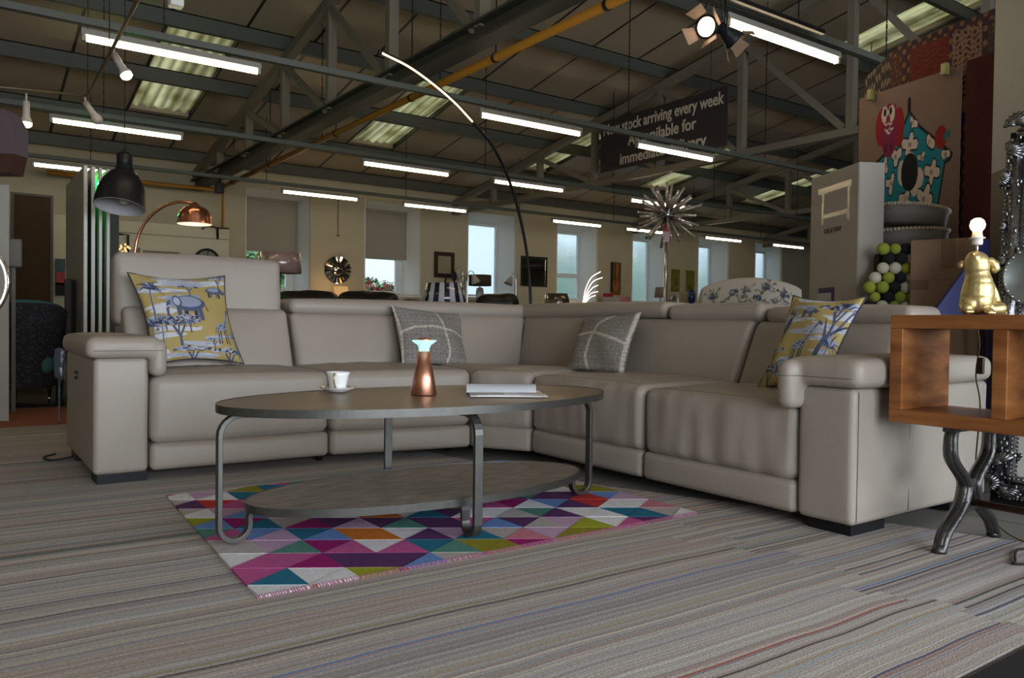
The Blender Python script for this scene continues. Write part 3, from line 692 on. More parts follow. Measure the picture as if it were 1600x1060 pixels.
# lower back cushions
def back(q0, q1, z0, z1, name='back_cushion', bul=.035, r=.035, seed=0, lab=None):
    bm = BM(); pad(bm, q0, q1, z0, z1, r, (12, 6, 10), (.0, bul, .0), .005, seed, (1, 1, 1)); return P(name, bm, lab)
LB_ = lambda x0, x1, y0, y1: [(x0, y0), (x1, y0), (x1, y1), (x0, y1)]
back(LB_(.80, 1.745, 4.76, 5.05), LB_(.80, 1.745, 4.92, 5.18), .47, .87, seed=1)
back(LB_(1.765, 2.60, 4.75, 5.05), LB_(1.765, 2.60, 4.91, 5.18), .47, .85, seed=2)
back(LB_(2.61, 3.46, 4.75, 5.05), LB_(2.61, 3.62, 4.91, 5.18), .47, .86, seed=3)
RB_ = lambda y0, y1, x0, x1: [(x0, y0), (x0, y1), (x1, y1), (x1, y0)]      # y0 > y1, front faces -X
back(RB_(4.78, 3.70, 3.45, 3.70), RB_(4.93, 3.70, 3.61, 3.80), .47, .86, seed=4)
back(RB_(3.69, 2.765, 3.41, 3.70), RB_(3.69, 2.765, 3.58, 3.80), .47, .84, seed=5)
back(RB_(2.745, 1.93, 3.41, 3.70), RB_(2.745, 1.93, 3.58, 3.80), .47, .83, seed=6)
# head rolls
def roll(x0, x1, y0, y1, z0, z1, name='head_roll', lab=None, r=.055, wr=.004):
    bm = BM(); rb(bm, x0, x1, y0, y1, z0, z1, r, (12, 6, 4), (0, .01, .012), wr=wr); return P(name, bm, lab)
roll(1.76, 3.66, 4.90, 5.22, .845, .942)
bm = BM()
rb(bm, 3.58, 3.86, 3.42, 5.20, .845, .945, .05, (8, 12, 4), (.0, 0, .012), wr=.004); P('head_roll', bm)
bm = BM(); rb(bm, 3.57, 3.86, 2.70, 3.405, .825, .925, .05, (8, 10, 4), (.0, 0, .012), wr=.004); P('head_roll', bm)
bm = BM(); rb(bm, 3.57, 3.86, 1.88, 2.69, .815, .905, .05, (8, 10, 4), (.0, 0, .012), wr=.004); P('head_roll', bm)
bm = BM(); T = Matrix.Translation((0, 5.06, .86)) @ Matrix.Rotation(R(-6), 4, 'X')
rb(bm, .77, 1.745, -.06, .10, -.10, .325, .045, (14, 4, 8), (0, .02, .01), T=T, wr=.006); P('headrest', bm, 'headrest raised above the others')
# arms
def arm(name_lab, body, padb, lip):
    bm = BM(); rb(bm, *body, .025, (6, 10, 6), (.004, .004, .002), wr=.004); a = P('arm', bm)
    bm = BM(); rb(bm, *padb, .036, (8, 16, 5), (.003, .006, .012), wr=.007); rb(bm, *lip, .034, (5, 8, 6), (.008, .006, .0), wr=.007)
    bm = remesh(bm, .0095, 5); tr_ = BVH(bm); P('arm_pad', bm)
    zz = padb[4] + .035
    if body[0] < 2:
        L_ = [((x, 3.9), (x, 4.3)) for x in np.linspace(padb[0] + .03, lip[1] - .02, 24)]
    else: L_ = [((2.4, y), (2.9, y)) for y in np.linspace(padb[2] + .03, lip[3] - .02, 24)]
    pts = []
    for (xa, ya), (xb, yb) in L_:
        o_ = Vector((xa, ya, zz)); h_ = tr_.ray_cast(o_, (Vector((xb, yb, zz)) - o_).normalized())[0]
        if h_ is not None: pts.append(h_)
    if len(pts) > 3: b3 = BM(); tube(b3, pts, .0016, 5); P('seam', b3, None, THREAD)
arm('', (.552, .792, 4.165, 5.22, Z0, .612), (.515, .845, 4.125, 5.10, .612, .712), (.795, .868, 4.118, 4.50, .52, .70))
arm('', (2.738, 3.80, 1.652, 1.892, Z0, .572), (2.705, 3.76, 1.612, 1.94, .576, .682), (2.665, 3.15, 1.868, 1.952, .478, .672))
bm = BM(); bx(bm, .57, .79, 4.19, 4.37, 0.008, .06); P('foot', bm, 'black block foot', black)
bm = BM(); bx(bm, .57, .79, 4.95, 5.15, 0.008, .06); P('foot', bm, 'black block foot', black)
bm = BM(); bx(bm, 2.785, 3.02, 1.685, 1.87, 0.008, .06); P('foot', bm, 'black block foot', black)
bm = BM(); bx(bm, 3.55, 3.75, 1.69, 1.87, 0.008, .06); P('foot', bm, 'black block foot', black)
for x, y in ((1.717, 4.30), (2.55, 4.25), (2.95, 3.66), (2.95, 2.757)):
    bm = BM(); lathe(bm, [(0, 0), (.02, 0), (.02, .07), (0, .07)], (x, y, .0), 12); P('foot', bm, 'small black round foot', black)
bm = BM(); T = Matrix.Translation((.548, 4.72, .50)) @ Matrix.Rotation(R(90), 4, 'Y'); lathe(bm, [(0, .006), (.018, .006), (.022, 0), (.022, -.01)], (0, 0, 0), 16, T); bx(bm, -.006, .006, -.008, .008, -.012, -.004, T=T); P('recline_button', bm, 'round chrome edged button', pewter)
# crease lines stitched on the arm outside
for x_ in (2.762, 3.13): bm = BM(); bar(bm, (x_, 1.6495, .07), (x_, 1.6495, .56), .002); P('seam', bm, None, THREAD)
bm = BM(); tube(bm, catmull([(.50, 5.25, .012), (.43, 5.12, .016), (.46, 5.0, .016), (.56, 4.97, .03)]), .005, 6)
solo('power_cord', bm, blackm, 'short black cord on the striped rug behind the left sofa arm', 'cord')
#@@CUSHIONS
# ------------------------------------------------------------------ cushions
weave = mat('grey_woven', (.2, .2, .2), .95, attr=True, bump=.8, bscale=240, noise_=.75, nscale=110, stretch=(1, 1, 1.6))
printed = mat('printed_cotton', (.5, .5, .5), .8, attr=True, bump=.1, bscale=200)
def cushion(label, group, c, thick, shapes, base, nrm, m, piping=None, res=150, pinch=.22):
    c00, c10, c11, c01 = [Vector(v) for v in c]; nrm = Vector(nrm).normalized(); ctr = (c00 + c10 + c11 + c01) / 4
    t = thing('throw_cushion', label, 'cushion', (ctr.x, ctr.y, min(v.z for v in (c00, c10, c11, c01))), 0, group)
    A = [np.array(v) for v in (c00, c10, c11, c01)]; N_ = np.array(nrm); ct = np.array(ctr)
    def pos(sgn):
        def f(U, V):
            u = U * 2 - 1; v = V * 2 - 1
            pu = u * (1 - pinch * (1 - v ** 2) * u ** 2 * .6); pv = v * (1 - pinch * (1 - u ** 2) * v ** 2 * .6)
            uu = (pu + 1) / 2; vv = (pv + 1) / 2
            P_ = (A[0] * ((1 - uu) * (1 - vv))[..., None] + A[1] * (uu * (1 - vv))[..., None] + A[2] * (uu * vv)[..., None] + A[3] * ((1 - uu) * vv)[..., None])
            h = thick / 2 * (np.clip(1 - np.abs(u) ** 2.3, 0, 1) * np.clip(1 - np.abs(v) ** 2.3, 0, 1)) ** .55
            h = h + .006 * np.sin(u * 5 + v * 3) * (h > .01)
            return P_ + N_ * (sgn * h)[..., None]
        return f
    def cf(U, V):
        c_ = paint(U, V, base, shapes)
        if m is weave:
            rs = np.random.RandomState(5); k_ = rs.rand(*U.shape) * .5 + rs.rand(U.shape[0], 1) * .25 + rs.rand(1, U.shape[1]) * .25
            c_ = c_ * (.45 + 1.1 * k_)[..., None]
        return c_
    grid_mesh('cover', res, res, pos(1), cf, m, t, back=pos(-1))
    if piping:
        q = []; f = pos(0)
        for i in range(160):
            s = i / 40; k = int(s); r = s - k; uv = ((r, 0), (1, r), (1 - r, 1), (0, 1 - r))[k]; q.append(Vector(f(np.array([uv[0]]), np.array([uv[1]]))[0]))
        bm = BM(); tube(bm, q + [q[0]], .0045, 6, cap=False); obj('piping', bm, mat('navy_piping', (.02, .025, .05), .7), t)
    return t
YB = lin('#a8955c'); BLU = lin('#4d5672'); DBL = lin('#2c3350'); PAL = lin('#a9adc0'); LG = lin('#8b93ac'); WHT = lin('#c4c6ce')
def mv(shapes, ox, oy, s, fx=1):
    o = []
    for q in shapes:
        if q[0] == 'e': o.append(('e', ox + fx * q[1] * s, oy + q[2] * s, q[3] * s, q[4] * s, fx * q[5], q[6]))
        elif q[0] == 'l': o.append(('l', [(ox + fx * a * s, oy + b * s) for a, b in q[1]], tuple(k * s for k in q[2]) if isinstance(q[2], tuple) else q[2] * s, q[3]))
        elif q[0] == 'p': o.append(('p', [(ox + fx * a * s, oy + b * s) for a, b in q[1]], q[2]))
    return o
def elephant():
    return [('l', [(-.5, -.1), (-.5, -.62)], .2, BLU), ('l', [(.42, -.1), (.44, -.62)], .2, BLU), ('l', [(-.2, -.2), (-.22, -.58)], .17, DBL), ('l', [(.22, -.2), (.2, -.58)], .17, DBL),
     ('e', 0, .1, .68, .38, -.05, BLU), ('e', -.02, .17, .56, .26, -.05, LG), ('e', -.72, .2, .28, .27, 0, LG), ('l', [(-.9, .15), (-1.0, -.15), (-1.02, -.45), (-.92, -.55)], (.17, .07), BLU),
     ('e', -.52, .2, .2, .28, .2, BLU), ('e', -.53, .2, .14, .2, .2, PAL), ('l', [(-.88, .02), (-1.15, -.12)], .045, WHT), ('e', -.82, .24, .035, .035, 0, DBL), ('l', [(.66, .2), (.75, -.2), (.8, -.25)], .045, DBL), ('l', [(-.6, -.5), (-.2, -.45)], .05, PAL)]
def rhino():
    return [('l', [(-.45, 0), (-.45, -.45)], .16, DBL), ('l', [(.4, 0), (.42, -.45)], .16, DBL), ('l', [(-.25, 0), (-.28, -.42)], .13, BLU), ('l', [(.2, 0), (.2, -.42)], .13, BLU),
     ('e', 0, .1, .6, .3, 0, BLU), ('e', .02, .17, .48, .18, 0, LG), ('e', .68, 0, .28, .17, -.5, BLU), ('p', [(.86, -.02), (1.08, .12), (.95, -.12)], DBL), ('e', .55, .2, .06, .1, -.4, DBL), ('l', [(-.58, .15), (-.72, -.1)], .04, DBL)]
def giraffe():
    s = [('l', [(-.25, 0), (-.3, -.85)], .08, BLU), ('l', [(.25, 0), (.3, -.85)], .08, BLU), ('l', [(-.12, 0), (-.16, -.8)], .07, DBL), ('l', [(.12, 0), (.14, -.8)], .07, DBL), ('e', 0, .05, .36, .2, .25, LG),
     ('l', [(.22, .1), (.5, .62), (.66, .95)], (.2, .1), LG), ('e', .76, .98, .16, .07, -.5, BLU), ('l', [(.66, 1.0), (.64, 1.12)], .03, DBL), ('l', [(-.33, .05), (-.42, -.3)], .03, DBL)]
    r = random.Random(5)
    for k in range(34):
        t = r.random(); a = (r.uniform(-.28, .28), .05 + r.uniform(-.13, .15)) if t < .5 else (.22 + .44 * (q := r.random()) + r.uniform(-.04, .04), .1 + .85 * q)
        s.append(('e', a[0], a[1], .03, .028, 0, DBL))
    return s
def acacia(seed=1):
    r = random.Random(seed); s = [('l', [(0, -.8), (.02, -.3), (-.15, .05)], .1, BLU), ('l', [(.02, -.3), (.25, .1)], .07, BLU), ('l', [(0, -.1), (.05, .15)], .05, DBL)]
    for k in range(60): a = r.uniform(-.75, .75); s.append(('e', a, .22 + r.uniform(-.1, .16) * (1 - abs(a)), r.uniform(.05, .13), r.uniform(.03, .06), r.uniform(-.5, .5), r.choice([BLU, DBL, LG, PAL])))
    return s
def palm(seed=2):
    r = random.Random(seed); s = [('l', [(0, -1), (.05, 0), (.12, .7)], (.12, .07), BLU), ('l', [(.03, -1), (.08, 0), (.14, .7)], .03, PAL)]
    for k in range(13):
        a = R(-20 + k * 17 + r.uniform(-6, 6)); x, y = .12, .7; L_ = r.uniform(.35, .6)
        s.append(('l', [(x, y), (x + L_ * .55 * math.cos(a), y + L_ * .55 * math.sin(a) + .05), (x + L_ * math.cos(a), y + L_ * math.sin(a) - .08)], (.1, .02), r.choice([BLU, DBL, LG])))
    return s
def wisps(seed, n):
    r = random.Random(seed); o = []
    for k in range(n):
        x, y = r.random(), r.random(); w_ = r.uniform(.1, .28)
        o.append(('e', x, y, w_, r.uniform(.012, .035), r.uniform(-.1, .1), r.choice([WHT, WHT, PAL])))
        for j in range(5): o.append(('e', x + r.uniform(-w_, w_), y + r.uniform(-.03, .03), r.uniform(.02, .06), .008, 0, r.choice([LG, PAL, WHT])))
    return o
sh1 = wisps(3, 22) + [('e', .55, .90, .30, .055, -.05, WHT), ('e', .5, .86, .22, .03, 0, PAL)] + [('l', [(.3, .9), (.8, .88)], .008, LG), ('l', [(.35, .93), (.7, .92)], .006, BLU)]
sh1 += mv(palm(1), .12, .62, .27) + mv(palm(2), .16, .30, .18) + mv(acacia(21), .55, .80, .14) + mv(elephant(), .52, .60, .235) + mv(rhino(), .83, .78, .15) + mv(acacia(1), .35, .36, .30) + mv(acacia(22), .22, .44, .14) + mv(acacia(23), .48, .44, .16) + mv(acacia(3), .9, .93, .16) + mv(giraffe(), .83, .36, .21) + mv(acacia(4), .70, .20, .12) + mv(acacia(5), .45, .06, .26) + mv(acacia(6), .85, .05, .24) + mv(palm(7), .04, .25, .2) + mv(palm(4), .97, .15, .18)
sh2 = wisps(8, 20) + mv(rhino(), .40, .80, .14) + mv(giraffe(), .46, .43, .24) + mv(acacia(7), .80, .78, .36) + mv([('l', [(0, 0), (.06, .3), (.3, .5), (.5, .9)], (.14, .05), BLU), ('l', [(.06, .3), (-.1, .7)], (.08, .03), BLU), ('l', [(.3, .5), (.6, .65)], (.06, .02), DBL)], .74, .36, .5)
sh2 += mv(palm(9), .84, .26, .26) + mv(acacia(9), .12, .34, .2) + mv(acacia(10), .14, .12, .28) + mv(palm(11), .12, .66, .16) + [('e', .14, .64, .05, .09, -.2, BLU), ('l', [(.13, .56), (.12, .46)], .012, DBL), ('l', [(.16, .56), (.16, .46)], .012, DBL), ('l', [(.15, .7), (.19, .76)], .02, DBL)] + mv(acacia(12), .4, .06, .26) + mv(elephant(), .30, .22, .12, -1)
v = lambda x, y, ax, c: at(x, y, ax, c)
cushion('yellow and blue safari print cushion propped against the raised left headrest', 'safari print cushions', [v(236, 572, 1, 4.62), v(381, 569, 1, 4.66), v(351, 431, 1, 4.90), v(199, 426, 1, 4.90)], .15, sh1, YB, (-.1, -1, .35), printed, True, 260)
b0 = v(1183, 609, 2, .50); tr_ = v(1355, 463, 0, 3.42); tl_ = v(1240, 462, 0, 3.40)
cushion('yellow and blue safari print cushion leaning behind the right sofa arm', 'safari print cushions', [b0, Vector((b0.x - .02, 2.03, .50)), tr_, tl_], .15, sh2, YB, (-1, -.25, .35), printed, True, 260)
GR = (.34, .315, .295); LN = (.75, .68, .61); DK = (.055, .05, .052)
def grey_shapes(vx, hy, bend):
    return [('l', [(vx - .05, 1.0), (vx - .01, .75), (vx + .01, .5), (vx + .05, .25), (vx + .04, 0)], .035, LN), ('l', [(0, hy - .07), (.2, hy + .02), (.45, hy + .05), (.75, hy - .0), (1, hy - .1)], .035, LN), ('r', 0, .02, 0, 1, LN), ('r', .98, 1, 0, 1, LN)]
cushion('grey woven cushion with cream cross bands left of the sofa corner', 'grey woven cushions', [v(628, 572, 1, 4.56), v(731, 573, 1, 4.60), v(720, 491, 1, 4.86), v(611, 477, 1, 4.84)], .14, grey_shapes(.62, .6, 1), GR, (.15, -1, .3), weave, None, 120, .12)
cushion('grey woven cushion with cream cross bands right of the sofa corner', 'grey woven cushions', [v(883, 579, 2, .515), v(975, 586, 2, .515), v(1003, 487, 0, 3.48), v(912, 495, 0, 3.48)], .14, [('l', [(.62, 1.0), (.42, .78), (.36, .5), (.36, .25), (.42, 0)], .05, LN), ('l', [(.05, .60), (.36, .64), (.65, .55), (.93, .46)], .045, LN), ('l', [(.97, 1), (.96, 0)], .05, LN)], GR, (-1, -.3, .3), weave, None, 120, .12)
#@@TABLE
# ------------------------------------------------------------------ oval coffee table
CX, CY, ANG = 1.600, 2.811, .0
wood_top = mat('grey_oak', (.20, .14, .09), .36, spec=.4, noise_=.35, nscale=14, stretch=(1, 9, 1), bump=.06, bscale=40)
wood_low = mat('limed_grey_oak', (.21, .17, .135), .5, spec=.3, noise_=.55, nscale=9, stretch=(1.2, 12, 1), bump=.1, bscale=30, col2=(.30, .26, .22))
zf = .024
tb = thing('coffee_table', 'oval two tier coffee table with grey wood tops and bent metal legs', 'coffee table', (CX, CY, zf), ANG)
def ellp(a, b, n=96): return [(a * math.cos(2 * PI * k / n), b * math.sin(2 * PI * k / n)) for k in range(n)]
def top(nm, a, b, z, th, m, dx=0, dy=0):
    obj(nm, prism(BM(), ellp(a - .004, b - .004), th - .001, Matrix.Translation((dx, dy, z - th))), m, tb, False)
    bm = BM(); n_ = 180; R0 = [ellp(a, b, 180), ellp(a - .0035, b - .0035, 180)]
    v0 = [[bm.verts.new((p[0] + dx, p[1] + dy, zz)) for p in R0[i]] for i, zz in ((0, z - th), (0, z + .001), (1, z + .001), (1, z - th))]
    for q in range(4):
        A_, B_ = v0[q], v0[(q + 1) % 4]
        for k in range(n_): f = bm.faces.new((A_[k], A_[(k + 1) % n_], B_[(k + 1) % n_], B_[k]))
    obj('metal_rim', bm, pewter, tb, False)
top('table_top', .845, .45, .504 - zf, .028, wood_top); top('lower_shelf', .735, .33, .158 - zf, .028, wood_low, -.02, -.035)
def leg(dx, dy, px, py, w2):      # bent flat bar: out along (dx,dy) from the U centre (px,py)
    r = w2; pts = []; d = Vector((dx, dy, 0)); c = Vector((px, py, 0))
    zt_ = .467 - zf; rt = .07
    pts.append(c + d * (r - rt - .09) + Vector((0, 0, zt_)))
    for k in range(7): a = PI / 2 * k / 6; pts.append(c + d * (r - rt + rt * math.sin(a)) + Vector((0, 0, zt_ - rt + rt * math.cos(a))))
    for k in range(11): a = PI * k / 10; pts.append(c + d * (r * math.cos(a)) + Vector((0, 0, r + .006 - r * math.sin(a))))
    pts.append(c - d * r + Vector((0, 0, .085 - zf * 0)))
    pts.append(c - d * (r + .006) + Vector((0, 0, .10))); pts.append(c - d * (r + .03) + Vector((0, 0, .124 - zf + .006)))
    pts.append(c - d * (r + .08) + Vector((0, 0, .121 - zf)))
    side = Vector((-dy, dx, 0)); bm = BM(); tube(bm, pts, .01, sx=(.017, .034), up=side); return bm
for q in ((-1, 0, -.79, -.012, .052), (1, 0, .748, -.06, .05), (0, -1, -.05, -.388, .042), (0, 1, -.01, .325, .042)):
    o = obj('leg', leg(*q), pewter, tb, False)
    bv = o.modifiers.new('b', 'BEVEL'); bv.width = .002; bv.segments = 2
TZ = .5055
# cup and saucer
c = at(528, 612.5, 2, TZ); bm = BM()
sc = thing('saucer', 'white porcelain saucer under the gold handled cup', 'saucer', (c.x, c.y, TZ))
obj('dish', lathe(BM(), [(0, .004), (.03, .004), (.034, 0), (.037, .002), (.05, .008), (.074, .018), (.0755, .02), (.073, .021), (.05, .012), (.036, .008), (0, .008)], (0, 0, 0), 40), porcelain, sc, False)
obj('gold_rim', lathe(BM(), [(.0742, .0195), (.0758, .0195), (.0758, .0212), (.0738, .0212)], (0, 0, 0), 40), gold, sc, False)
cp = thing('tea_cup', 'white porcelain cup with a gold handle on the coffee table', 'cup', (c.x, c.y, TZ + .0085))
obj('bowl', lathe(BM(), [(0, .0), (.026, 0), (.028, .003), (.031, .01), (.040, .055), (.045, .068), (.0435, .068), (.038, .055), (.029, .013), (.0, .008)], (0, 0, 0), 40), porcelain, cp, False)
vd = Vector((-c.x, -c.y, 0)).normalized(); hv = (vd * .97 + Vector((vd.y, -vd.x, 0)) * .22).normalized()
bm = BM(); tube(bm, catmull([hv * .042 + Vector((0, 0, .060)), hv * .058 + Vector((0, 0, .064)), hv * .068 + Vector((0, 0, .05)), hv * .062 + Vector((0, 0, .03)), hv * .045 + Vector((0, 0, .016)), hv * .032 + Vector((0, 0, .012))], 5), .0034, 8); obj('handle', bm, gold, cp, False, label='gold handle'); cp.scale = (1.1, 1.1, 1.1)
# copper cone lamp
c = at(662, 617, 2, TZ); cl = thing('table_lamp', 'copper cone lamp with glowing glass diamond top on the coffee table', 'lamp', (c.x, c.y, TZ))
obj('base', lathe(BM(), [(0, 0), (.051, 0), (.053, .003), (.0245, .176), (.0, .176)], (0, 0, 0), 40), copper_br, cl, False)
gg_ = mat('lit_glass', (.8, .95, .93), .08, trans=.75, emit=(.55, 1, .92), es=.28)
obj('glass_shade', lathe(BM(), [(0, .177), (.021, .177), (.022, .190), (.029, .203), (.047, .216), (.052, .219), (.048, .2225), (.0, .2225)], (0, 0, 0), 12), gg_, cl, False)
obj('cap', lathe(BM(), [(0, .2235), (.033, .2235), (.031, .228), (.0, .234)], (0, 0, 0), 32), copper, cl, False)
# open magazine, its left pages rolled over
a = at(734, 621, 2, TZ); b = at(856, 621.5, 2, TZ); c2 = at(842, 603, 2, TZ); d2 = at(722, 603, 2, TZ)
a = Vector((a.x, a.y, 0)); b = Vector((b.x, b.y, 0)); c2 = Vector((c2.x, c2.y, 0)); d2 = Vector((d2.x, d2.y, 0))
mg = thing('magazine', 'open magazine with pages folded back lying at the right of the coffee table', 'magazine', ((a.x + c2.x) / 2, (a.y + c2.y) / 2, TZ + .001))
xd = (b - a); xd_n = xd.normalized(); yn = Vector((-xd_n.y, xd_n.x, 0)); W_ = xd.length; D_ = .26
paper = mat('glossy_paper', (.72, .73, .75), .3, attr=True)
def magp(U, V):
    P_ = np.array(a)[None, None, :] + U[..., None] * np.array(xd) + (V * D_)[..., None] * np.array(yn); P_[..., 2] = TZ + .006 + .003 * np.sin(V * 7) + .002 * np.sin(U * 5); return P_
def magb(U, V): P_ = magp(U, V).copy(); P_[..., 2] = TZ + .001; return P_
ms = [('r', 0, .45, .05, .75, lin('#7c6c6a')), ('e', .2, .4, .14, .2, 0, lin('#93705c')), ('r', .5, .8, .25, .6, lin('#b7a9a8')), ('e', .72, .5, .12, .12, .2, lin('#8a8f98')), ('r', .84, .97, .45, .8, lin('#b8794c')), ('r', .1, .9, .0, .035, lin('#dddddd'))]
grid_mesh('lower_page', 60, 40, magp, lambda U, V: paint(U, V, lin('#c9c7c8'), ms), paper, mg, back=magb)
bm = BM(); o_ = a + yn * (D_ * .62) - xd_n * .01; n_ = 14; prof = []
for k in range(n_ + 1):
    t_ = k / n_; an = PI * (1.28 * t_) - PI * .45; prof.append((-.018 - .030 * math.cos(an - .2) * -1, .022 + .021 * math.sin(an)))
prof = [(-.050, .008), (-.064, .013), (-.070, .024), (-.066, .036), (-.052, .044), (-.034, .044), (-.01, .036), (.03, .022), (.07, .010)]
prev = None
for (y_, z_) in prof:
    cur = [bm.verts.new(o_ + yn * (y_ + .01) + Vector((0, 0, TZ + z_))), bm.verts.new(o_ + yn * (y_ + .01) + xd_n * W_ * .92 + Vector((0, 0, TZ + z_)))]
    if prev: f = bm.faces.new((prev[0], prev[1], cur[1], cur[0])); f.smooth = True
    prev = cur
r_ = bmesh.ops.solidify(bm, geom=bm.faces[:], thickness=.003); obj('folded_pages', bm, mat('white_paper', (.92, .94, .98), .35), mg)
#@@RIGHT
# ------------------------------------------------------------------ wooden shelf unit on cast iron legs
pine = mat('waxed_pine', (.26, .085, .02), .38, noise_=.45, nscale=7, stretch=(1, .35, 3), bump=.08, bscale=30, col2=(.36, .14, .045))
pine_in = mat('waxed_pine_inside', (.24, .11, .055), .5, noise_=.45, nscale=7, stretch=(1, 1, .4), bump=.08, bscale=30)
SX0, SX1, SY1, SY0, SZ0, SZ1 = 2.86, 3.20, 1.590, .36, .452, .850
su = thing('shelf_table', 'reddish pine open cube shelf table on black cast iron legs', 'table', (3.03, 1.0, 0.008))
TT = Matrix.Translation((2.86, 1.59, 0)) @ Matrix.Rotation(R(-1.2), 4, 'Z') @ Matrix.Translation((-2.86, -1.59, 0))
o = obj('top_board', rb(BM(), SX0, SX1, SY0, SY1, SZ1 - .05, SZ1, .004, T=TT), pine, su)
obj('bottom_board', rb(BM(), SX0, SX1, SY0, SY1, SZ0, SZ0 + .048, .004, T=TT), pine, su)
for y in (SY1 - .048, 1.183, .80, SY0): obj('upright', rb(BM(), SX0 + .001, SX1, y, y + .048, SZ0 + .048, SZ1 - .05, .003, T=TT), pine_in if y < SY1 - .1 and False else pine, su)
iron = mat('cast_iron', (.10, .098, .098), .36, .85, bump=.35, bscale=45)
def iron_frame(Y):
    bm = BM(); xa, xb = 2.855, 3.272; xm = 3.065
    for s, xf, xt in ((-1, 2.862, 2.93), (1, 3.262, 3.20)):
        pts = catmull([(xt, Y, .445), (xt - s * -.012, Y, .40), (xt, Y, .33), (xm + s * .05, Y, .255), (xm + s * .035, Y, .215), (xm + s * .07, Y, .15), (xf - s * .035, Y, .08), (xf, Y, .03), (xf + s * .008, Y, .009)], 6)
        rr = [.023 + .007 * math.sin(PI * i / (len(pts) - 1)) for i in range(len(pts))]
        tube(bm, pts, rr, 4); tube(bm, [p + Vector((0, -.012, 0)) for p in pts], [q * .55 for q in rr], 8)
        lathe(bm, [(0, 0), (.026, 0), (.024, .012), (.016, .03), (0, .03)], (xf + s * .008, Y, .008), 10)
    bar(bm, (2.90, Y, .441), (3.23, Y, .441), .04, .018); bar(bm, (xm - .05, Y, .235), (xm + .05, Y, .235), .03, .035); bar(bm, (xm - .045, Y, .14), (xm + .045, Y, .15), .02, .025)
    tube(bm, catmull([(xm - .05, Y, .18), (xm, Y, .15), (xm + .05, Y, .18)]), .012, 8)
    return bm
obj('end_frame', iron_frame(1.39), iron, su); obj('end_frame', iron_frame(.52), iron, su)
bm = BM(); tube(bm, [(3.065, 1.39, .165), (3.065, .52, .165)], .013, 10); obj('stretcher', bm, mat('rusty_rod', (.10, .045, .03), .45, .7), su)
# gold dog lamp
c = at(1524, 495, 0, 3.02); c.z = SZ1; gx, gy = c.x, c.y
dl = thing('table_lamp', 'gold seated dog figure lamp with a bare glowing bulb', 'lamp', (gx, gy, SZ1)); k = 1.02
rv = Vector((_R.x, _R.y, 0)); fv = Vector((-_F.x, -_F.y, 0))      # to the right / towards the viewer
def dg(u, f, z): return Vector((gx, gy, SZ1)) + rv * u * k + fv * f * k + Vector((0, 0, z * k))
bm = BM()
for u, f, z, r in ((.002, .0, .055, .052), (.0, .016, .050, .046), (.004, .004, .075, .054), (.004, .006, .095, .051), (.004, .006, .115, .046), (.003, .004, .135, .041), (.0, .003, .150, .038), (-.002, .006, .172, .041), (-.004, .008, .186, .040), (-.012, .012, .196, .032)): sph(bm, dg(u, f, z), r * k, 18)
for u, f, z, r in ((-.024, .020, .206, .017), (-.032, .024, .212, .010), (-.014, .028, .210, .011), (-.022, .03, .202, .014)): sph(bm, dg(u, f, z), r * k, 12)
sph(bm, dg(-.048, .030, .034), .026 * k, 14, (1, 1, 1.15)); sph(bm, dg(-.060, .050, .022), .020 * k, 12, (1, 1, 1.1))
tube(bm, [dg(.030, .030, .022), dg(.072, .020, .024)], [.020 * k, .024 * k], 12); sph(bm, dg(.072, .018, .026), .025 * k, 14, (1, 1, .95)); sph(bm, dg(.014, .058, .013), .017 * k, 12, (1.3, 1, .8))
tube(bm, catmull([dg(.040, .004, .120), dg(.060, .004, .080), dg(.074, .0, .045), dg(.088, .0, .014)], 4), .0155 * k, 12); sph(bm, dg(.094, .004, .010), .013 * k, 10, (1.5, 1.2, .8))
for j in range(3): sph(bm, dg(-.071 + .010 * j, .070, .012), .0065 * k, 8); sph(bm, dg(.003 + .010 * j, .073, .009), .0065 * k, 8)
bm = remesh(bm, .0035, 2); obj('dog_body', bm, gold, dl)
bm = BM(); tube(bm, [dg(.030, -.002, .196), dg(.048, .0, .194), dg(.060, .002, .180), dg(.064, .004, .164), dg(.056, .006, .154)], [.010 * k, .015 * k, .018 * k, .016 * k, .009 * k], 12)
tube(bm, [dg(-.036, -.016, .192), dg(-.046, -.018, .180), dg(-.046, -.016, .168)], [.008 * k, .012 * k, .008 * k], 10); obj('ears', remesh(bm, .003, 2), gold, dl)
bm = BM(); sph(bm, dg(-.033, .034, .214), .006 * k, 10); obj('nose', bm, gold, dl)
bm = BM(); tube(bm, [dg(-.0, 0, .215), dg(-.0, 0, .262)], .0045, 10); obj('stem', bm, chrome, dl)
lc = dg(0, 0, .250); bm = BM(); lathe(bm, [(0, 0), (.016, .0), (.0185, .006), (.0185, .022), (.026, .023), (.026, .026), (.0185, .027), (.0175, .036), (.0, .036)], lc, 24); obj('bulb_holder', bm, mat('holder_white', (.75, .72, .68), .35), dl)
bm = BM(); lathe(bm, [(0, .036), (.0155, .036), (.0155, .048), (0, .048)], lc, 20); obj('bulb_collar', bm, mat('warm_glow_collar', (.9, .6, .35), .4, emit=(1, .5, .2), es=1.2), dl)
bm = BM(); lathe(bm, [(.014, .048), (.023, .060), (.0255, .072), (.021, .087), (.011, .095), (0, .097)], lc, 20); obj('bulb', bm, mat('bulb_glow', (1, .8, .5), .3, emit=(1, .62, .30), es=14), dl)
cc = at(1531, 515, 0, 3.24)
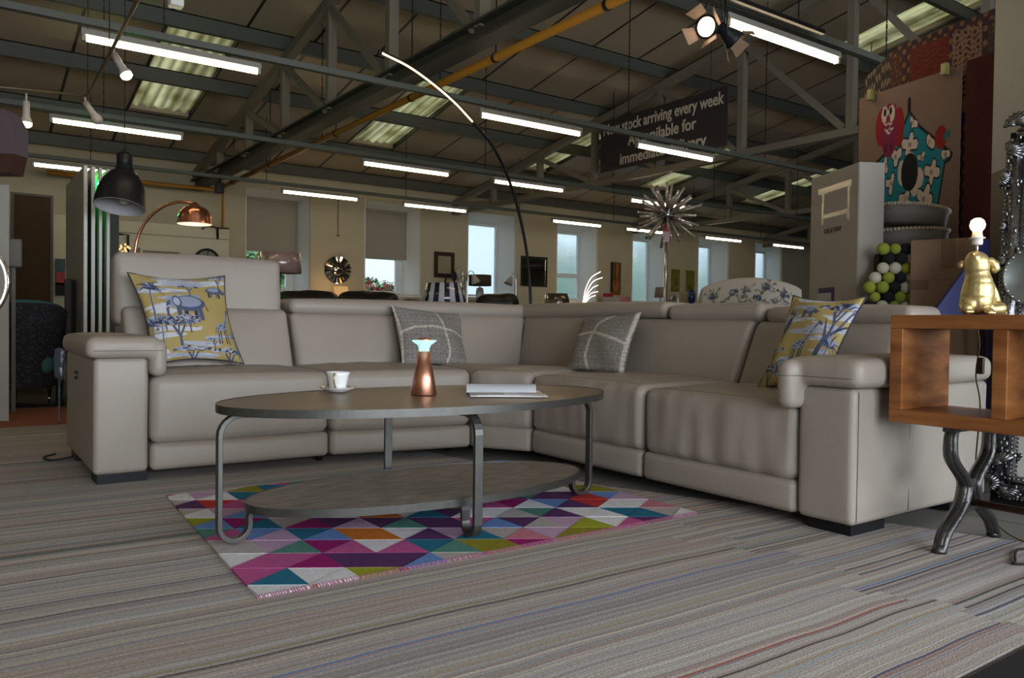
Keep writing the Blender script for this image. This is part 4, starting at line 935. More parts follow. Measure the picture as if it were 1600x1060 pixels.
bm = BM(); tube(bm, catmull([dg(.01, -.03, .012), Vector((3.21, gy - .02, SZ1 + .006)), Vector((3.235, cc.y, SZ1 - .03)), Vector((3.24, cc.y, .74)), Vector((3.24, cc.y + .01, .62)), Vector((3.24, cc.y - .008, .50)), Vector((3.25, cc.y, .2)), Vector((3.30, cc.y - .1, .016)), Vector((3.2, 1.0, .016))]), .003, 6)
sw = at(1532, 572, 0, 3.24); rb(bm, sw.x - .008, sw.x + .012, sw.y - .012, sw.y + .012, sw.z - .032, sw.z + .032, .005)
obj('power_cord', bm, mat('brown_flex', (.05, .035, .015), .5), dl, label='brown flex with an inline switch')
bm = BM(); q0 = at(1590, 870, 2, .014); q1 = at(1596, 858, 2, .014)
tube(bm, catmull([q0 + Vector((.3, -.25, 0)), at(1600, 882, 2, .014), at(1587, 876, 2, .014), at(1588, 862, 2, .014), at(1602, 858, 2, .014), q1 + Vector((.2, -.1, 0))]), .004, 6); solo('power_cord', bm, blackm, 'black cord looped on the striped rug at the right edge', 'cord')
# ornate silver mirror leaning behind the shelf table
MX = 3.90
mr = thing('floor_mirror', 'tall ornate antique silver framed mirror standing on the floor behind the pine shelf', 'mirror', (MX, 1.3, 0))
Yo = at(1547, 760, 0, MX).y; ztop = at(1590, 175, 0, MX + .1).z
rnd = random.Random(7); bm = BM()
y1 = Yo + .015; y0 = y1 - .85
for (pa, pb) in (((y1 - .05, .10), (y1 - .05, ztop - .12)), ((y0 + .05, .10), (y0 + .05, ztop - .12)), ((y0 + .05, .09), (y1 - .05, .09)), ((y0 + .05, ztop - .1), (y1 - .05, ztop - .1))):
    A_ = Vector((MX, pa[0], pa[1])); B_ = Vector((MX, pb[0], pb[1])); tube(bm, [A_, B_], .028, 10); bar(bm, A_ + Vector((.02, 0, 0)), B_ + Vector((.02, 0, 0)), .10, .03, up=(1, 0, 0))
    n_ = int((B_ - A_).length / .018)
    for i in range(n_):
        p_ = A_.lerp(B_, (i + .5) / n_)
        for off in (-.048, .040):
            sph(bm, p_ + (Vector((-.012, off, 0)) if pa[0] == pb[0] else Vector((-.012, 0, off))), .0065, 6)
    for i in range(int(n_ * .8)):
        p_ = A_.lerp(B_, rnd.random()); o2 = rnd.uniform(-.035, .03)
        sph(bm, p_ + (Vector((-.022, o2, 0)) if pa[0] == pb[0] else Vector((-.022, 0, o2))), rnd.uniform(.005, .010), 6, (1, .7, 1.6))
def shell(c_, s, ang):
    s = s * .8
    for j in range(9):
        a_ = ang + R(-80 + 20 * j); e = c_ + Vector((-.01, math.cos(a_) * s, math.sin(a_) * s)); tube(bm, [c_ + Vector((-.03, 0, 0)), (c_ + e) / 2 + Vector((-.035, 0, 0)), e], [.006, .012 * s / .06, .009 * s / .06], 7); sph(bm, e, .013 * s / .06, 7)
shell(Vector((MX, y1 - .07, .20)), .065, R(60)); shell(Vector((MX, y1 - .02, .10)), .06, R(150)); shell(Vector((MX, y1 - .10, .09)), .06, R(-90)); shell(Vector((MX, y1 - .0, .26)), .05, R(170)); shell(Vector((MX, y1 - .03, ztop - .18)), .06, R(140)); shell(Vector((MX, y1 - .05, ztop - .06)), .07, R(90)); shell(Vector((MX, y1 - .0, ztop - .3)), .05, R(200)); shell(Vector((MX, y1 - .02, .62)), .035, R(180)); shell(Vector((MX, y1 - .01, 1.12)), .035, R(180)); shell(Vector((MX, y1 - .01, 1.28)), .03, R(180))
def lean(b):
    for v_ in b.verts: v_.co.x += .07 * v_.co.z
    return b
obj('carved_frame', lean(bm), silver, mr)
obj('backing_board', lean(bx(BM(), MX + .035, MX + .05, y0, y1, 0, ztop - .08)), blackm, mr)
obj('mirror_glass', lean(bx(BM(), MX + .02, MX + .03, y0 + .08, y1 - .08, .12, ztop - .12)), mat('mirror', (.75, .78, .78), .03, 1), mr)
dc = at(1619, 432, 0, MX - .01); rad = (dc - at(1560, 432, 0, MX - .01)).length * .86
T = frame_T(dc, (0, -1, 0), (0, 0, 1))
ds = thing('round_mirror', 'round dull metal framed mirror with a studded rim hung before the silver mirror', 'mirror', tuple(dc))
bm = BM(); lathe(bm, [(0, .012), (rad * .92, .012), (rad * .93, .018), (rad, .018), (rad, -.012), (0, -.012)], (0, 0, 0), 48, T); obj('disc', bm, mat('dull_metal', (.17, .185, .17), .45, .45, noise_=.4, nscale=12), ds)
bm = BM()
for j in range(24): a_ = 2 * PI * j / 24; sph(bm, T @ Vector((rad * .93 * math.cos(a_), rad * .93 * math.sin(a_), .018)), .0065, 8)
obj('stud', bm, chrome, ds)
bm = BM(); bar(bm, T @ Vector((0, rad * .9, 0)), Vector((MX + .07 * ztop - .04, dc.y, ztop - .1)), .004); obj('hanging_wire', bm, chrome, ds)
# partition board, white above grey
e0 = Vector((5.30, 2.15, 0)); dr = Vector((.696, .729, 0)); e0 = Vector((0, 0, 0)) + Vector((ray(1546, 400).x, ray(1546, 400).y, 0)) * 4.75
zc = atd(1549, 272, 4.75).z; e1 = e0 - dr * 1.0; nm_ = Vector((dr.y, -dr.x, 0)) * .08
def wallpiece(z0, z1):
    bm = BM(); q = [bm.verts.new(p + Vector((0, 0, z))) for z in (z0, z1) for p in (e0 + Vector((0, 0, 0)), e1, e1 + nm_, e0 + nm_)]
    for f in ((3, 2, 1, 0), (4, 5, 6, 7), (0, 1, 5, 4), (1, 2, 6, 5), (2, 3, 7, 6), (3, 0, 4, 7)): bm.faces.new([q[i] for i in f])
    return bm
pt = bpy.data.objects.new('wall_partition', None); C.objects.link(pt); pt['kind'] = 'structure'
obj('upper_panel', wallpiece(zc, 4.4), mat('pale_grey_paint', (.46, .47, .49), .7), pt); obj('lower_panel', wallpiece(0, zc), mat('mid_grey_paint', (.20, .17, .155), .7), pt)
# tall white carton
ca = Vector((4.57, 2.76, 0)); ud = Vector((.483, .883, 0)).normalized(); vd_ = Vector((.883, -.483, 0)).normalized(); hz_ = atd(1337, 254, 4.9).z
tc_ = thing('tall_carton', 'tall white cardboard carton standing behind the right sofa section', 'box', (ca.x + .3, ca.y + .2, 0))
T = frame_T(ca, ud, -vd_)  # local: x along left face, y = outward
Wc, Dc = .60, .17
def cpt(u, v_, z): return ca + ud * u + vd_ * v_ + Vector((0, 0, z))
bm = BM(); q = [bm.verts.new(cpt(u, v_, z)) for z in (0, hz_) for u, v_ in ((0, 0), (Wc, 0), (Wc, Dc), (0, Dc))]
for f in ((3, 2, 1, 0), (4, 5, 6, 7), (0, 1, 5, 4), (1, 2, 6, 5), (2, 3, 7, 6), (3, 0, 4, 7)): bm.faces.new([q[i] for i in f])
bmesh.ops.bevel(bm, geom=bm.edges[:], offset=.004, segments=2, affect='EDGES')
obj('carton_body', bm, mat('white_card', (.42, .38, .35), .75, noise_=.08, nscale=5), tc_)
def patch(u0, u1, z0, z1, off=.0012):
    bm = BM(); q = [bm.verts.new(cpt(u, -off, z)) for u, z in ((u0, z0), (u1, z0), (u1, z1), (u0, z1))]; bm.faces.new(q); return bm
def patches(L_):
    bm = BM()
    for u0, u1, z0, z1 in L_:
        for off in (.001,):
            q = [bm.verts.new(cpt(u, -off - i * 0, z)) for i, (u, z) in enumerate(((u0, z0), (u1, z0), (u1, z1), (u0, z1)))]; bm.faces.new(q)
    return bm
tape = mat('clear_tape', (.45, .40, .33), .18, spec=.8)
obj('packing_tape', patches([(.08, .50, hz_ - .13, hz_ - .09), (.10, .13, hz_ - .34, hz_ - .13), (.42, .45, hz_ - .34, hz_ - .13), (.10, .42, hz_ - .30, hz_ - .27)]), tape, tc_)
ink = mat('ink', (.05, .045, .045), .7)
T2 = frame_T(cpt(.30, -.002, hz_ - .40), -ud, (0, 0, 1)); obj('pen_writing', text_mesh('OAK & TONY', .045, .0004, .8, T2), ink, tc_)
zl = at(1290, 452, 1, cpt(.3, 0, 0).y).z
obj('label_sticker', patches([(.26, .47, .92, 1.065)]), mat('label_navy', (.035, .03, .12), .5), tc_, label='navy and pale shipping label'); 
bm = BM(); q = [bm.verts.new(cpt(u, -.002, z)) for u, z in ((.30, .90), (.475, .90), (.475, 1.03), (.30, 1.03))]; bm.faces.new(q); obj('label_sticker', bm, mat('label_pale', (.45, .43, .46), .5), tc_)
# rug stand: hung rugs
od = Vector((.244, .970, 0)).normalized(); oa = Vector((5.31, 2.29, 0)); on = Vector((-od.y, od.x, 0))       # od runs away from the viewer; on faces the room
def hang_rug(name, label, s0, s1, z0, zl, zr, off, shapes, base, m, nu, nv, chamfer=None, curl=0):
    # u = 0 far edge (s1) ... u = 1 near edge (s0)
    t = thing(name, label, 'rug', tuple(oa + od * (s0 + s1) / 2 + on * off + Vector((0, 0, z0))))
    def mk(dep):
        def f(U, V):
            s = s1 + (s0 - s1) * U; top_ = zl + (zr - zl) * U
            if chamfer: top_ = np.where(s > chamfer[0], zl - (s - chamfer[0]) * chamfer[1], zl)
            z = z0 + (top_ - z0) * V; P_ = np.array(oa)[None, None, :] + s[..., None] * np.array(od) + np.array(on)[None, None, :] * (off + dep + .012 * np.sin(s * 9) * (1 - V))[..., None]; P_[..., 2] = z; return P_
        return f
    grid_mesh('pile', nu, nv, mk(.0), lambda U, V: paint(U, V, base, shapes), m, t, back=mk(-.012)); return t
woolrug = mat('rug_wool', (.3, .2, .15), .95, attr=True, bump=.3, bscale=180)
BG = lin('#7d685c'); TQ = lin('#18798a'); CR = lin('#c9b8ac'); BK = (.01, .01, .012); RD = lin('#8c1f1c'); MG = lin('#7a2145'); 
# owl rug: u from left to right, v up. width ~.77, height ~1.35 -> pixel box x 1350..1512, y 103/155..~390
def W(px, py):      # a point of the rug from its place in the photo
    r = ray(px, py); den = r.x * od.y - r.y * od.x; t = (oa.x * od.y - oa.y * od.x) / den; p_ = Vector((0, 0, H)) + r * t; s = (p_ - oa).dot(od); return s, p_.z
sL, zL = W(1351, 156); sR, zR = W(1511, 103); OZ0 = .75
def uv(px, py): s, z = W(px, py); return ((sL - s) / (sL - sR), (z - OZ0) / (zL - OZ0))
def cp(x, y): return uv(1340 + x * 200 / 1060, 60 + y * 200 / 1060)          # from the enlarged crop
def cq(x, y): return uv(1200 + x / 4, 230 + y / 4)
def flower(fn, pts, core=None, w_=.05):
    w_ = w_ * .74
    o = []; c_ = fn(*core) if core else None
    for p_ in pts: o.append(('l', [c_, fn(*p_)], w_ * 1.4, BK))
    for p_ in pts: o.append(('l', [c_, fn(*p_)], w_, CR))
    o.append(('l', [(c_[0] - .008, c_[1] + .006), (c_[0] - .008, c_[1] - .008)], .006, BK)); o.append(('l', [(c_[0] + .008, c_[1] + .006), (c_[0] + .008, c_[1] - .008)], .006, BK)); return o
house = [cp(475, 610), cp(560, 740), cp(700, 850), cp(830, 960), cp(815, 1000), cq(1140, 100), cq(1095, 370), cq(1090, 460), cq(790, 400), cq(765, 380), cq(735, 190), cq(690, 200), cq(700, 150), cp(200, 1040), cp(330, 900), cp(420, 740)]
ow = [('p', house, TQ)] + [('l', house + [house[0]], .014, BK), ('l', [cp(472, 590), cp(474, 530)], .035, BK)]
ow += flower(cp, [(490, 820), (425, 880), (455, 950), (525, 880)], (472, 885)) + flower(cp, [(340, 960), (395, 950), (360, 1030)], (362, 985)) + flower(cp, [(630, 840), (665, 880)], (640, 862)) + flower(cp, [(490, 680), (500, 720), (530, 715)], (497, 705), .035) + flower(cp, [(750, 960), (800, 960), (760, 980)], (770, 965), .035) + flower(cp, [(545, 990), (590, 960), (580, 1000)], (567, 995), .025)
ow += flower(cq, [(770, 90), (750, 125), (775, 145)], (765, 118), .04) + flower(cq, [(1070, 110), (1020, 150), (1050, 210), (1095, 160)], (1055, 158), .05) + flower(cq, [(815, 190), (780, 230), (800, 280)], (805, 230), .04) + flower(cq, [(905, 290), (860, 325), (905, 360)], (892, 322), .045) + flower(cq, [(1030, 265), (975, 300), (985, 365), (1045, 330)], (1005, 325), .055) + flower(cq, [(945, 410), (970, 400)], (955, 420), .04) + flower(cq, [(1080, 390), (1040, 400), (1070, 445)], (1065, 412), .045)
ow += [('e', *cq(918, 90), .05, .035, 0, CR), ('e', *cq(870, 165), .04, .05, 0, CR), ('e', *cq(970, 195), .05, .04, 0, CR), ('e', *cq(945, 240), .04, .045, 0, CR), ('e', *cq(916, 160), .082, .075, 0, BK)]
ox, oy = cp(305, 720)
owl = [('e', *cp(238, 750), .055, .075, .0, RD), ('e', *cp(385, 740), .055, .08, 0, RD), ('e', *cp(308, 770), .085, .11, 0, MG), ('p', [cp(235, 590), cp(300, 575), cp(350, 560), cp(365, 535), cp(370, 660), cp(340, 720), cp(260, 720), cp(235, 650)], lin('#7d2639')), ('e', *cp(270, 640), .034, .034, 0, CR), ('e', *cp(325, 628), .036, .034, 0, CR), ('e', *cp(272, 622), .014, .016, 0, BK), ('e', *cp(318, 608), .014, .016, 0, BK), ('e', *cp(298, 680), .02, .02, 0, MG)]
for a_, b_2 in ((280, 720), (315, 715), (285, 770), (325, 755), (300, 790)): owl.append(('l', [cp(a_ - 14, b_2 - 8), cp(a_, b_2 + 6), cp(a_ + 14, b_2 - 8)], .008, CR))
owl += [('l', [cp(285, 880), cp(275, 945)], .012, BK), ('l', [cp(320, 880), cp(325, 925)], .012, BK)]
bird = [('e', *cp(735, 825), .055, .045, 0, RD), ('p', [cp(680, 775), cp(715, 790), cp(700, 810)], RD), ('l', [cp(770, 820), cp(805, 790)], .03, lin('#2f6a6c'))]
ort = hang_rug('hanging_rug', 'cream hanging rug with an owl, a red bird and a turquoise birdhouse', sR, sL, OZ0, zL, zR, .05, ow + owl + bird, BG, woolrug, 220, 420)
for px, py in ((1373, 150), (1490, 110)):
    s, z = W(px, py); p_ = oa + od * s + on * .07; bm = BM(); T = frame_T((p_.x, p_.y, z), od, (0, 0, 1)); rb(bm, -.02, .02, -.04, .035, -.025, .012, .004, T=T); solo('rug_clip', bm, mat('tape_yellow', (.30, .28, .10), .4), 'yellow clip on the top edge of the owl rug, %s one' % ('left' if px < 1400 else 'right'), 'clip', 'clips on the owl rug')
# oriental rug behind, folded corner at its far top
sa, za = W(1397, 72); sb, zb_ = W(1562, -8); sc_, zc_ = W(1347, 122)
rndo = random.Random(9)
def orient(U, V):
    col = np.empty(U.shape + (3,)); col[:] = (.05, .018, .012)
    zz = V; border = (V > .0)
    n1 = np.sin(U * 90) * np.sin(V * 150); 
    def b_(m, c_): col[m] = c_
    b_(n1 > .35, (.16, .09, .05)); b_(n1 < -.55, (.02, .02, .05))
    for u0, u1, bc, pc, f in ((.02, .10, (.02, .022, .02), (.22, .15, .10), 50), (.20, .27, (.05, .02, .012), (.12, .05, .03), 40), (.335, .60, (.10, .012, .006), (.13, .02, .008), 16), (.62, .80, (.20, .12, .08), (.05, .015, .012), 34), (.84, 1.0, (.03, .022, .022), (.09, .05, .03), 46)):
        m = (U > u0) & (U < u1) & (V > .80) & (V < .975); col[m] = bc
        p_ = np.sin((U - u0) * f * 3.4 + 2.2 * np.sin(V * 110)) * np.cos(V * 190 + np.sin(U * 60)); col[m & (p_ > .35)] = pc; col[m & (p_ < -.75)] = (.10, .03, .02)
    for v0 in (.785, .765): col[(V > v0) & (V < v0 + .01)] = (.20, .12, .06)
    m = (V > .73) & (V < .762); col[m] = (.05, .035, .03); p_ = np.sin(U * 110); col[m & (p_ > .5)] = (.28, .16, .05); col[m & (p_ < -.6)] = (.15, .13, .12)
    m = (V > .69) & (V < .73); col[m] = (.015, .015, .09)
    m = (U > .0) & (U < .19) & (V > .7); p_ = np.sin(U * 150) * np.cos(V * 120 + 3 * np.sin(U * 60)); col[m] = (.025, .022, .018); col[m & (p_ > .3)] = (.17, .12, .085)
    return col
tR = thing('hanging_rug', 'dark red and gold oriental patterned rug hung behind the owl rug', 'rug', tuple(oa + od * .3 + on * .0 + Vector((0, 0, .6))))
def omk(dep):
    def f(U, V):
        s = sc_ + (sb - .1 - sc_) * U; top_ = np.where(s > sa, za - (s - sa) * (za - zc_) / (sc_ - sa), za)
        z = .6 + (top_ - .6) * V; P_ = np.array(oa)[None, None, :] + s[..., None] * np.array(od) + np.array(on)[None, None, :] * (-.03 + dep + 0 * s)[..., None]; P_[..., 2] = z; return P_
    return f
grid_mesh('pile', 300, 420, omk(0), lambda U, V: orient(U, V), woolrug, tR, back=omk(-.014))
bm = BM(); T = frame_T(oa + on * .06 + od * (sR - .02), -od, (0, 0, 1)); rb(bm, .02, .24, .6, W(1530, 95)[1], -.02, .01, .004, T=T, smooth=True) if False else rb(bm, .03, .30, .6, W(1530, 95)[1], -.02, .01, .004, T=T)
solo('hanging_rug', bm, mat('deep_red_wool', (.055, .006, .006), .95, noise_=.4, nscale=30), 'deep red rug hung between the owl rug and the grey partition', 'rug')
bm = BM(); bar(bm, oa + od * (sc_ + .05) - on * .07 + Vector((0, 0, 0)), oa + od * (sc_ + .05) - on * .07 + Vector((0, 0, za - .4)), .05); bar(bm, oa + od * (sb) - on * .07, oa + od * sb - on * .07 + Vector((0, 0, za - .1)), .05); bar(bm, oa + od * (sc_) - on * .07 + Vector((0, 0, za - .45)), oa + od * sb - on * .07 + Vector((0, 0, za - .15)), .05)
solo('rug_stand', bm, steel_dark, 'steel stand holding the hung rugs behind the white carton', 'rug stand')
# things stacked below the owl rug
def slabbox(x0, x1, xr, yt, d, name, label, cat, m, bottom=0, dd=None, depth=.5, parts=None):
    a_ = atd(x0, yt, d); b_2 = atd(x1, yt, dd or d); zt_ = a_.z; a_.z = b_2.z = 0; dirn = (b_2 - a_).normalized(); nn = Vector((-dirn.y, dirn.x, 0))
    if nn.dot(_F) < 0: nn = -nn
    bm = BM(); q = [bm.verts.new(p_ + Vector((0, 0, z))) for z in (bottom, zt_) for p_ in (a_, b_2, b_2 + nn * depth, a_ + nn * depth)]
    for f in ((3, 2, 1, 0), (4, 5, 6, 7), (0, 1, 5, 4), (1, 2, 6, 5), (2, 3, 7, 6), (3, 0, 4, 7)): bm.faces.new([q[i] for i in f])
    bmesh.ops.bevel(bm, geom=bm.edges[:], offset=.004, segments=1, affect='EDGES')
    return solo(name, bm, m, label, cat), a_, b_2, zt_, nn
card = mat('brown_card', (.33, .215, .145), .8, noise_=.1, nscale=6)
o, a_, b_2, zt_, nn = slabbox(1423, 1531, 0, 376, 4.62, 'cardboard_box', 'large brown cardboard box behind the gold dog lamp', 'box', card, 0, 4.40, .25)
bm = BM(); dirn = (b_2 - a_).normalized()
for (u0, u1, z0, z1) in ((.16, .23, zt_ - .17, zt_ - .001), (.0, .45, zt_ - .235, zt_ - .231), (.0, .1, zt_ - .29, zt_ - .235)):
    q = [bm.verts.new(a_ + dirn * u - nn * .0015 + Vector((0, 0, z))) for u, z in ((u0, z0), (u1, z0), (u1, z1), (u0, z1))]; bm.faces.new(q)
bmesh.ops.translate(bm, vec=-o.location, verts=bm.verts); tp = obj('packing_tape', bm, mat('brown_tape', (.22, .13, .075), .35), o, False)
# blue panel
bm = BM(); bl = [(1453, 497), (1506, 424), (1541, 374), (1546, 374), (1546, 500)]; Dq = 4.28; V_ = [atd(x, y, Dq) for x, y in bl]
f0 = [bm.verts.new(p_) for p_ in V_]; f1 = [bm.verts.new(p_ + _F * .03) for p_ in V_]; bm.faces.new(f0); bm.faces.new(f1[::-1])
for i in range(5): bm.faces.new((f0[i], f1[i], f1[(i + 1) % 5], f0[(i + 1) % 5]))
bar(bm, V_[-1] + _F * .015 - rv * .004, Vector((V_[-1].x, V_[-1].y, 0)) + _F * .015 + rv * .02, .008)
solo('display_board', bm, mat('royal_blue', (.012, .02, .20), .5), 'royal blue slanted board behind the gold dog lamp', 'board')
# felt ball rug standing rolled on end
ground0 = lambda p: Vector((p.x, p.y, 0))
fb = atd(1386, 390, 4.72); ft = thing('felt_ball_rug', 'rug of black, lime and cream felt balls beside the brown cardboard box', 'rug', (fb.x, fb.y, 0))
fm = [mat('felt_black', (.012, .012, .014), .95), mat('felt_lime', (.28, .33, .04), .95), mat('felt_cream', (.55, .52, .42), .95)]
bm = BM(); rr_ = .035; rnd = random.Random(2); zt2 = fb.z; row = 0; z = zt2
while z > .75:
    cols = range(-1, 3) if z > 1.12 else range(-2, 3)
    for cidx in cols:
        x = (cidx + (.5 if row % 2 else 0)) * rr_ * 1.9 + .03; f_ = -.0 - .10 * (1 - ((cidx) / 3.5) ** 2)
        sph(bm, Vector((fb.x, fb.y, 0)) + rv * x + _F * (f_ + .06) + Vector((0, 0, z)), rr_ * rnd.uniform(.92, 1.06), 10, mi=(cidx * 2 + row * 2 + rnd.randrange(2)) % 3)
    z -= rr_ * 1.62; row += 1
obj('felt_balls', bm, fm, ft)
bm = BM(); T = frame_T(ground0(fb) + _F * .07, _R, (0, 0, 1)); rb(bm, -.04, .15, 0, zt2 - .02, -.03, .03, .02, T=T); obj('rolled_backing', bm, mat('felt_dark', (.02, .02, .02), .95), ft)
# baskets
kb = atd(1421, 380, 5.12)
gk = mat('grey_basket', (.31, .30, .30), .85, bump=.5, bscale=60, stretch=(1, 1, 6)); ck = mat('cream_rope', (.58, .52, .45), .85, bump=.6, bscale=90)
bm = BM(); lathe(bm, [(0, 0), (.20, 0), (.21, kb.z - .03), (.0, kb.z - .03)], (kb.x + .02, kb.y + .05, 0), 30); solo('storage_basket', bm, gk, 'tall grey woven basket below the two stacked rope baskets', 'basket')
for nm, lab, dz, tl_, rr2, sh in (('a', 'grey rope basket standing level under the tilted one', 0, 0, .225, 0), ('b', 'grey rope basket with cream rim, tilted on top of the level one', .135, 7, .215, -.0)):
    T = Matrix.Translation((kb.x + .0, kb.y, kb.z - .03 + dz)) @ Matrix.Rotation(R(tl_), 4, _F)
    t = thing('rope_basket', lab, 'basket', (kb.x, kb.y, kb.z - .03 + dz), 0, 'rope baskets'); bm = BM(); hh_ = .10 if nm == 'a' else .11
    lathe(bm, [(0, 0), (rr2 * .95, 0), (rr2, hh_), (rr2 - .012, hh_), (rr2 * .93, .012), (0, .012)], (0, 0, 0), 40, T); obj('basket_wall', bm, gk, t)
    bm = BM(); N_ = 60
    for j in range(N_):
        a2 = 2 * PI * j / N_; sph(bm, T @ Vector(((rr2 - .004) * math.cos(a2), (rr2 - .004) * math.sin(a2), hh_)), .0135, 7)
    obj('rope_rim', bm, ck, t, label='cream braided rim')
#@@BACK
# ------------------------------------------------------------------ the shop floor behind the sofa
def disc_base(x, y, r=.13, m=None, z=.0): return lathe(BM(), [(0, 0), (r, 0), (r, .02), (.02, .03), (0, .03)], (x, y, z), 28)
def facing(p): d = Vector((-p.x, -p.y, 0)); return d.normalized()
ground = lambda p: Vector((p.x, p.y, 0))
FB = .008
# black dome pendant
c = atd(187, 320, 6.6); rz_ = (atd(224, 320, 6.6) - c).length
t = thing('pendant_lamp', 'large black dome pendant lamp with a pale inside at left', 'pendant lamp', tuple(c))
prof = [(rz_, -.02), (rz_ * .985, .04), (rz_ * .93, .12), (rz_ * .80, .20), (rz_ * .60, .265), (rz_ * .38, .30), (rz_ * .37, .33)]
TP = Matrix.Translation(c) @ Matrix.Rotation(R(-15), 4, _R)
bm = BM(); lathe(bm, prof, (0, 0, 0), 40, TP); obj('shade', bm, black, t)
bm = BM(); lathe(bm, [(a_ * .985, b_2 - .002) for a_, b_2 in prof], (0, 0, 0), 40, TP); obj('shade_lining', bm, mat('pale_lining', (.42, .42, .45), .7), t)
bm = BM(); c = TP @ Vector((0, 0, .31)) - Vector((0, 0, .31)); lathe(bm, [(0, .31), (.062, .31), (.062, .44), (.05, .455), (0, .455)], c, 24); tube(bm, [c + Vector((0, 0, .45)), c + Vector((0, 0, .48))], .01, 8); obj('cap', bm, black, t)
bm = BM(); tube(bm, [c + Vector((-.02, 0, .45)), c + Vector((-.02, 0, .475)), c + Vector((0, 0, .49)), c + Vector((.02, 0, .475)), c + Vector((.02, 0, .45))], .004, 6); tube(bm, [c + Vector((0, 0, .485)), Vector((c.x, c.y, roof(c.y)))], .004, 6); obj('cord', bm, blackm, t)
bm = BM(); sph(bm, c + Vector((0, 0, .06)), .04, 12); obj('bulb', bm, mat('unlit_bulb', (.6, .6, .58), .3), t)
# copper arc floor lamp
D = 6.6; pts = [atd(x, y, D) for x, y in ((210, 400), (216, 370), (229, 345), (250, 326), (272, 317), (292, 316), (306, 322))]
b0_ = Vector((pts[0].x, pts[0].y, FB)) - rv * .08
t = thing('arc_floor_lamp', 'copper arc floor lamp with a lit ribbed dome shade behind the left headrest', 'floor lamp', tuple(b0_))
bm = BM(); tube(bm, catmull([b0_ + Vector((0, 0, .02)), b0_ + Vector((0, 0, .7))] + pts, 6), .012, 10); obj('arm', bm, copper, t)
obj('base', disc_base(b0_.x, b0_.y, .17, z=FB), copper, t)
sc_2 = atd(304, 350, D); r3 = (atd(330, 350, D) - sc_2).length
pf = [(r3, 0), (r3 * .97, .05), (r3 * .84, .10), (r3 * .6, .135), (r3 * .3, .15), (r3 * .22, .165), (r3 * .12, .18), (0, .182)]
bm = BM(); lathe(bm, pf, sc_2, 36)
for v_ in bm.verts:
    q_ = v_.co - sc_2; a2 = math.atan2(q_.y, q_.x); k2 = 1 + .025 * math.cos(a2 * 12) * (1 if q_.z < .13 else 0); v_.co.x = sc_2.x + q_.x * k2; v_.co.y = sc_2.y + q_.y * k2
obj('shade', bm, copper, t)
bm = BM(); lathe(bm, [(a_ * .97, b_2 - .004) for a_, b_2 in pf[:6]] + [(0, .155)], sc_2, 36); obj('shade_lining', bm, mat('white_lining', (.8, .75, .7), .6), t)
bm = BM(); sph(bm, sc_2 + Vector((0, 0, .05)), .035, 14); obj('bulb', bm, mat('warm_bulb', (1, .8, .6), .4, emit=(1, .72, .48), es=22), t)
# black curved lamp with a glowing strip
pts = [atd(*q) for q in ((829, 476, 6.9), (826, 420, 6.88), (819, 370, 6.8), (806, 315, 6.65), (790, 268, 6.4), (768, 226, 6.05), (738, 190, 5.6))]
led = [atd(*q) for q in ((738, 190, 5.6), (712, 162, 5.3), (680, 134, 5.0), (640, 105, 4.7), (597, 83, 4.4))]
b0_ = Vector((pts[0].x, pts[0].y, 0))
t = thing('arc_floor_lamp', 'tall thin black curved floor lamp with a glowing strip along its tip', 'floor lamp', tuple(b0_))
bm = BM(); tube(bm, catmull([b0_ + Vector((0, 0, .02)), b0_ + Vector((0, 0, .5))] + pts, 6), .013, 8); tube(bm, [p_ + Vector((0, 0, .009)) for p_ in catmull(led, 6)], .008, 8); obj('arm', bm, black, t)
bm = BM(); tube(bm, catmull(led, 6), .0065, 8); obj('light_strip', bm, mat('led_glow', (1, .7, .5), .5, emit=(1, .50, .28), es=2.6), t)
e_ = led[-1]; bm = BM(); sph(bm, e_ + Vector((0, 0, .004)) - rv * .012, .015, 10); obj('end_cap', bm, black, t)
obj('base', disc_base(b0_.x, b0_.y, .12), black, t)
# starburst floor lamp
c = atd(1042, 336, 7.6); cb = Vector((atd(1039, 480, 7.6).x, atd(1039, 480, 7.6).y, 0))
t = thing('starburst_floor_lamp', 'starburst floor lamp of glass rods on a chrome pole with a red tag', 'floor lamp', tuple(cb))
bm = BM(); tube(bm, [Vector((cb.x, cb.y, .02)), c], .0165, 14); obj('pole', bm, chrome, t); obj('base', disc_base(cb.x, cb.y, .16), chrome, t)
bm = BM(); sph(bm, c, .075, 18); obj('hub', bm, mat('dark_chrome', (.2, .2, .21), .15, 1), t)
rod = mat('smoked_glass_rod', (.42, .36, .30), .12, .35, coat=.5, noise_=.3, nscale=30)
rnd = random.Random(11); N_ = 46
for k in range(N_):
    ph = math.acos(1 - 2 * (k + .5) / N_); th = PI * (1 + 5 ** .5) * k; d = Vector((math.cos(th) * math.sin(ph), math.sin(th) * math.sin(ph), math.cos(ph)))
    L_ = rnd.uniform(.27, .345); bm = BM(); tube(bm, [c + d * .06, c + d * L_], .0135, 7); obj('glass_rod', bm, rod, t)
tg = atd(1041, 356, 7.5); 
bm = BM(); T = frame_T(tg, _R, (0, 0, 1)); rb(bm, -.035, .035, -.03, .035, -.002, .002, .001, T=T); obj('sale_tag', bm, mat('tag_red', (.30, .02, .03), .5), t)
bm = BM(); T = frame_T(tg - Vector((0, 0, .085)), _R, (0, 0, 1)); rb(bm, -.032, .032, -.05, .05, -.002, .002, .001, T=T); obj('price_tag', bm, mat('tag_pale', (.42, .30, .33), .6), t)
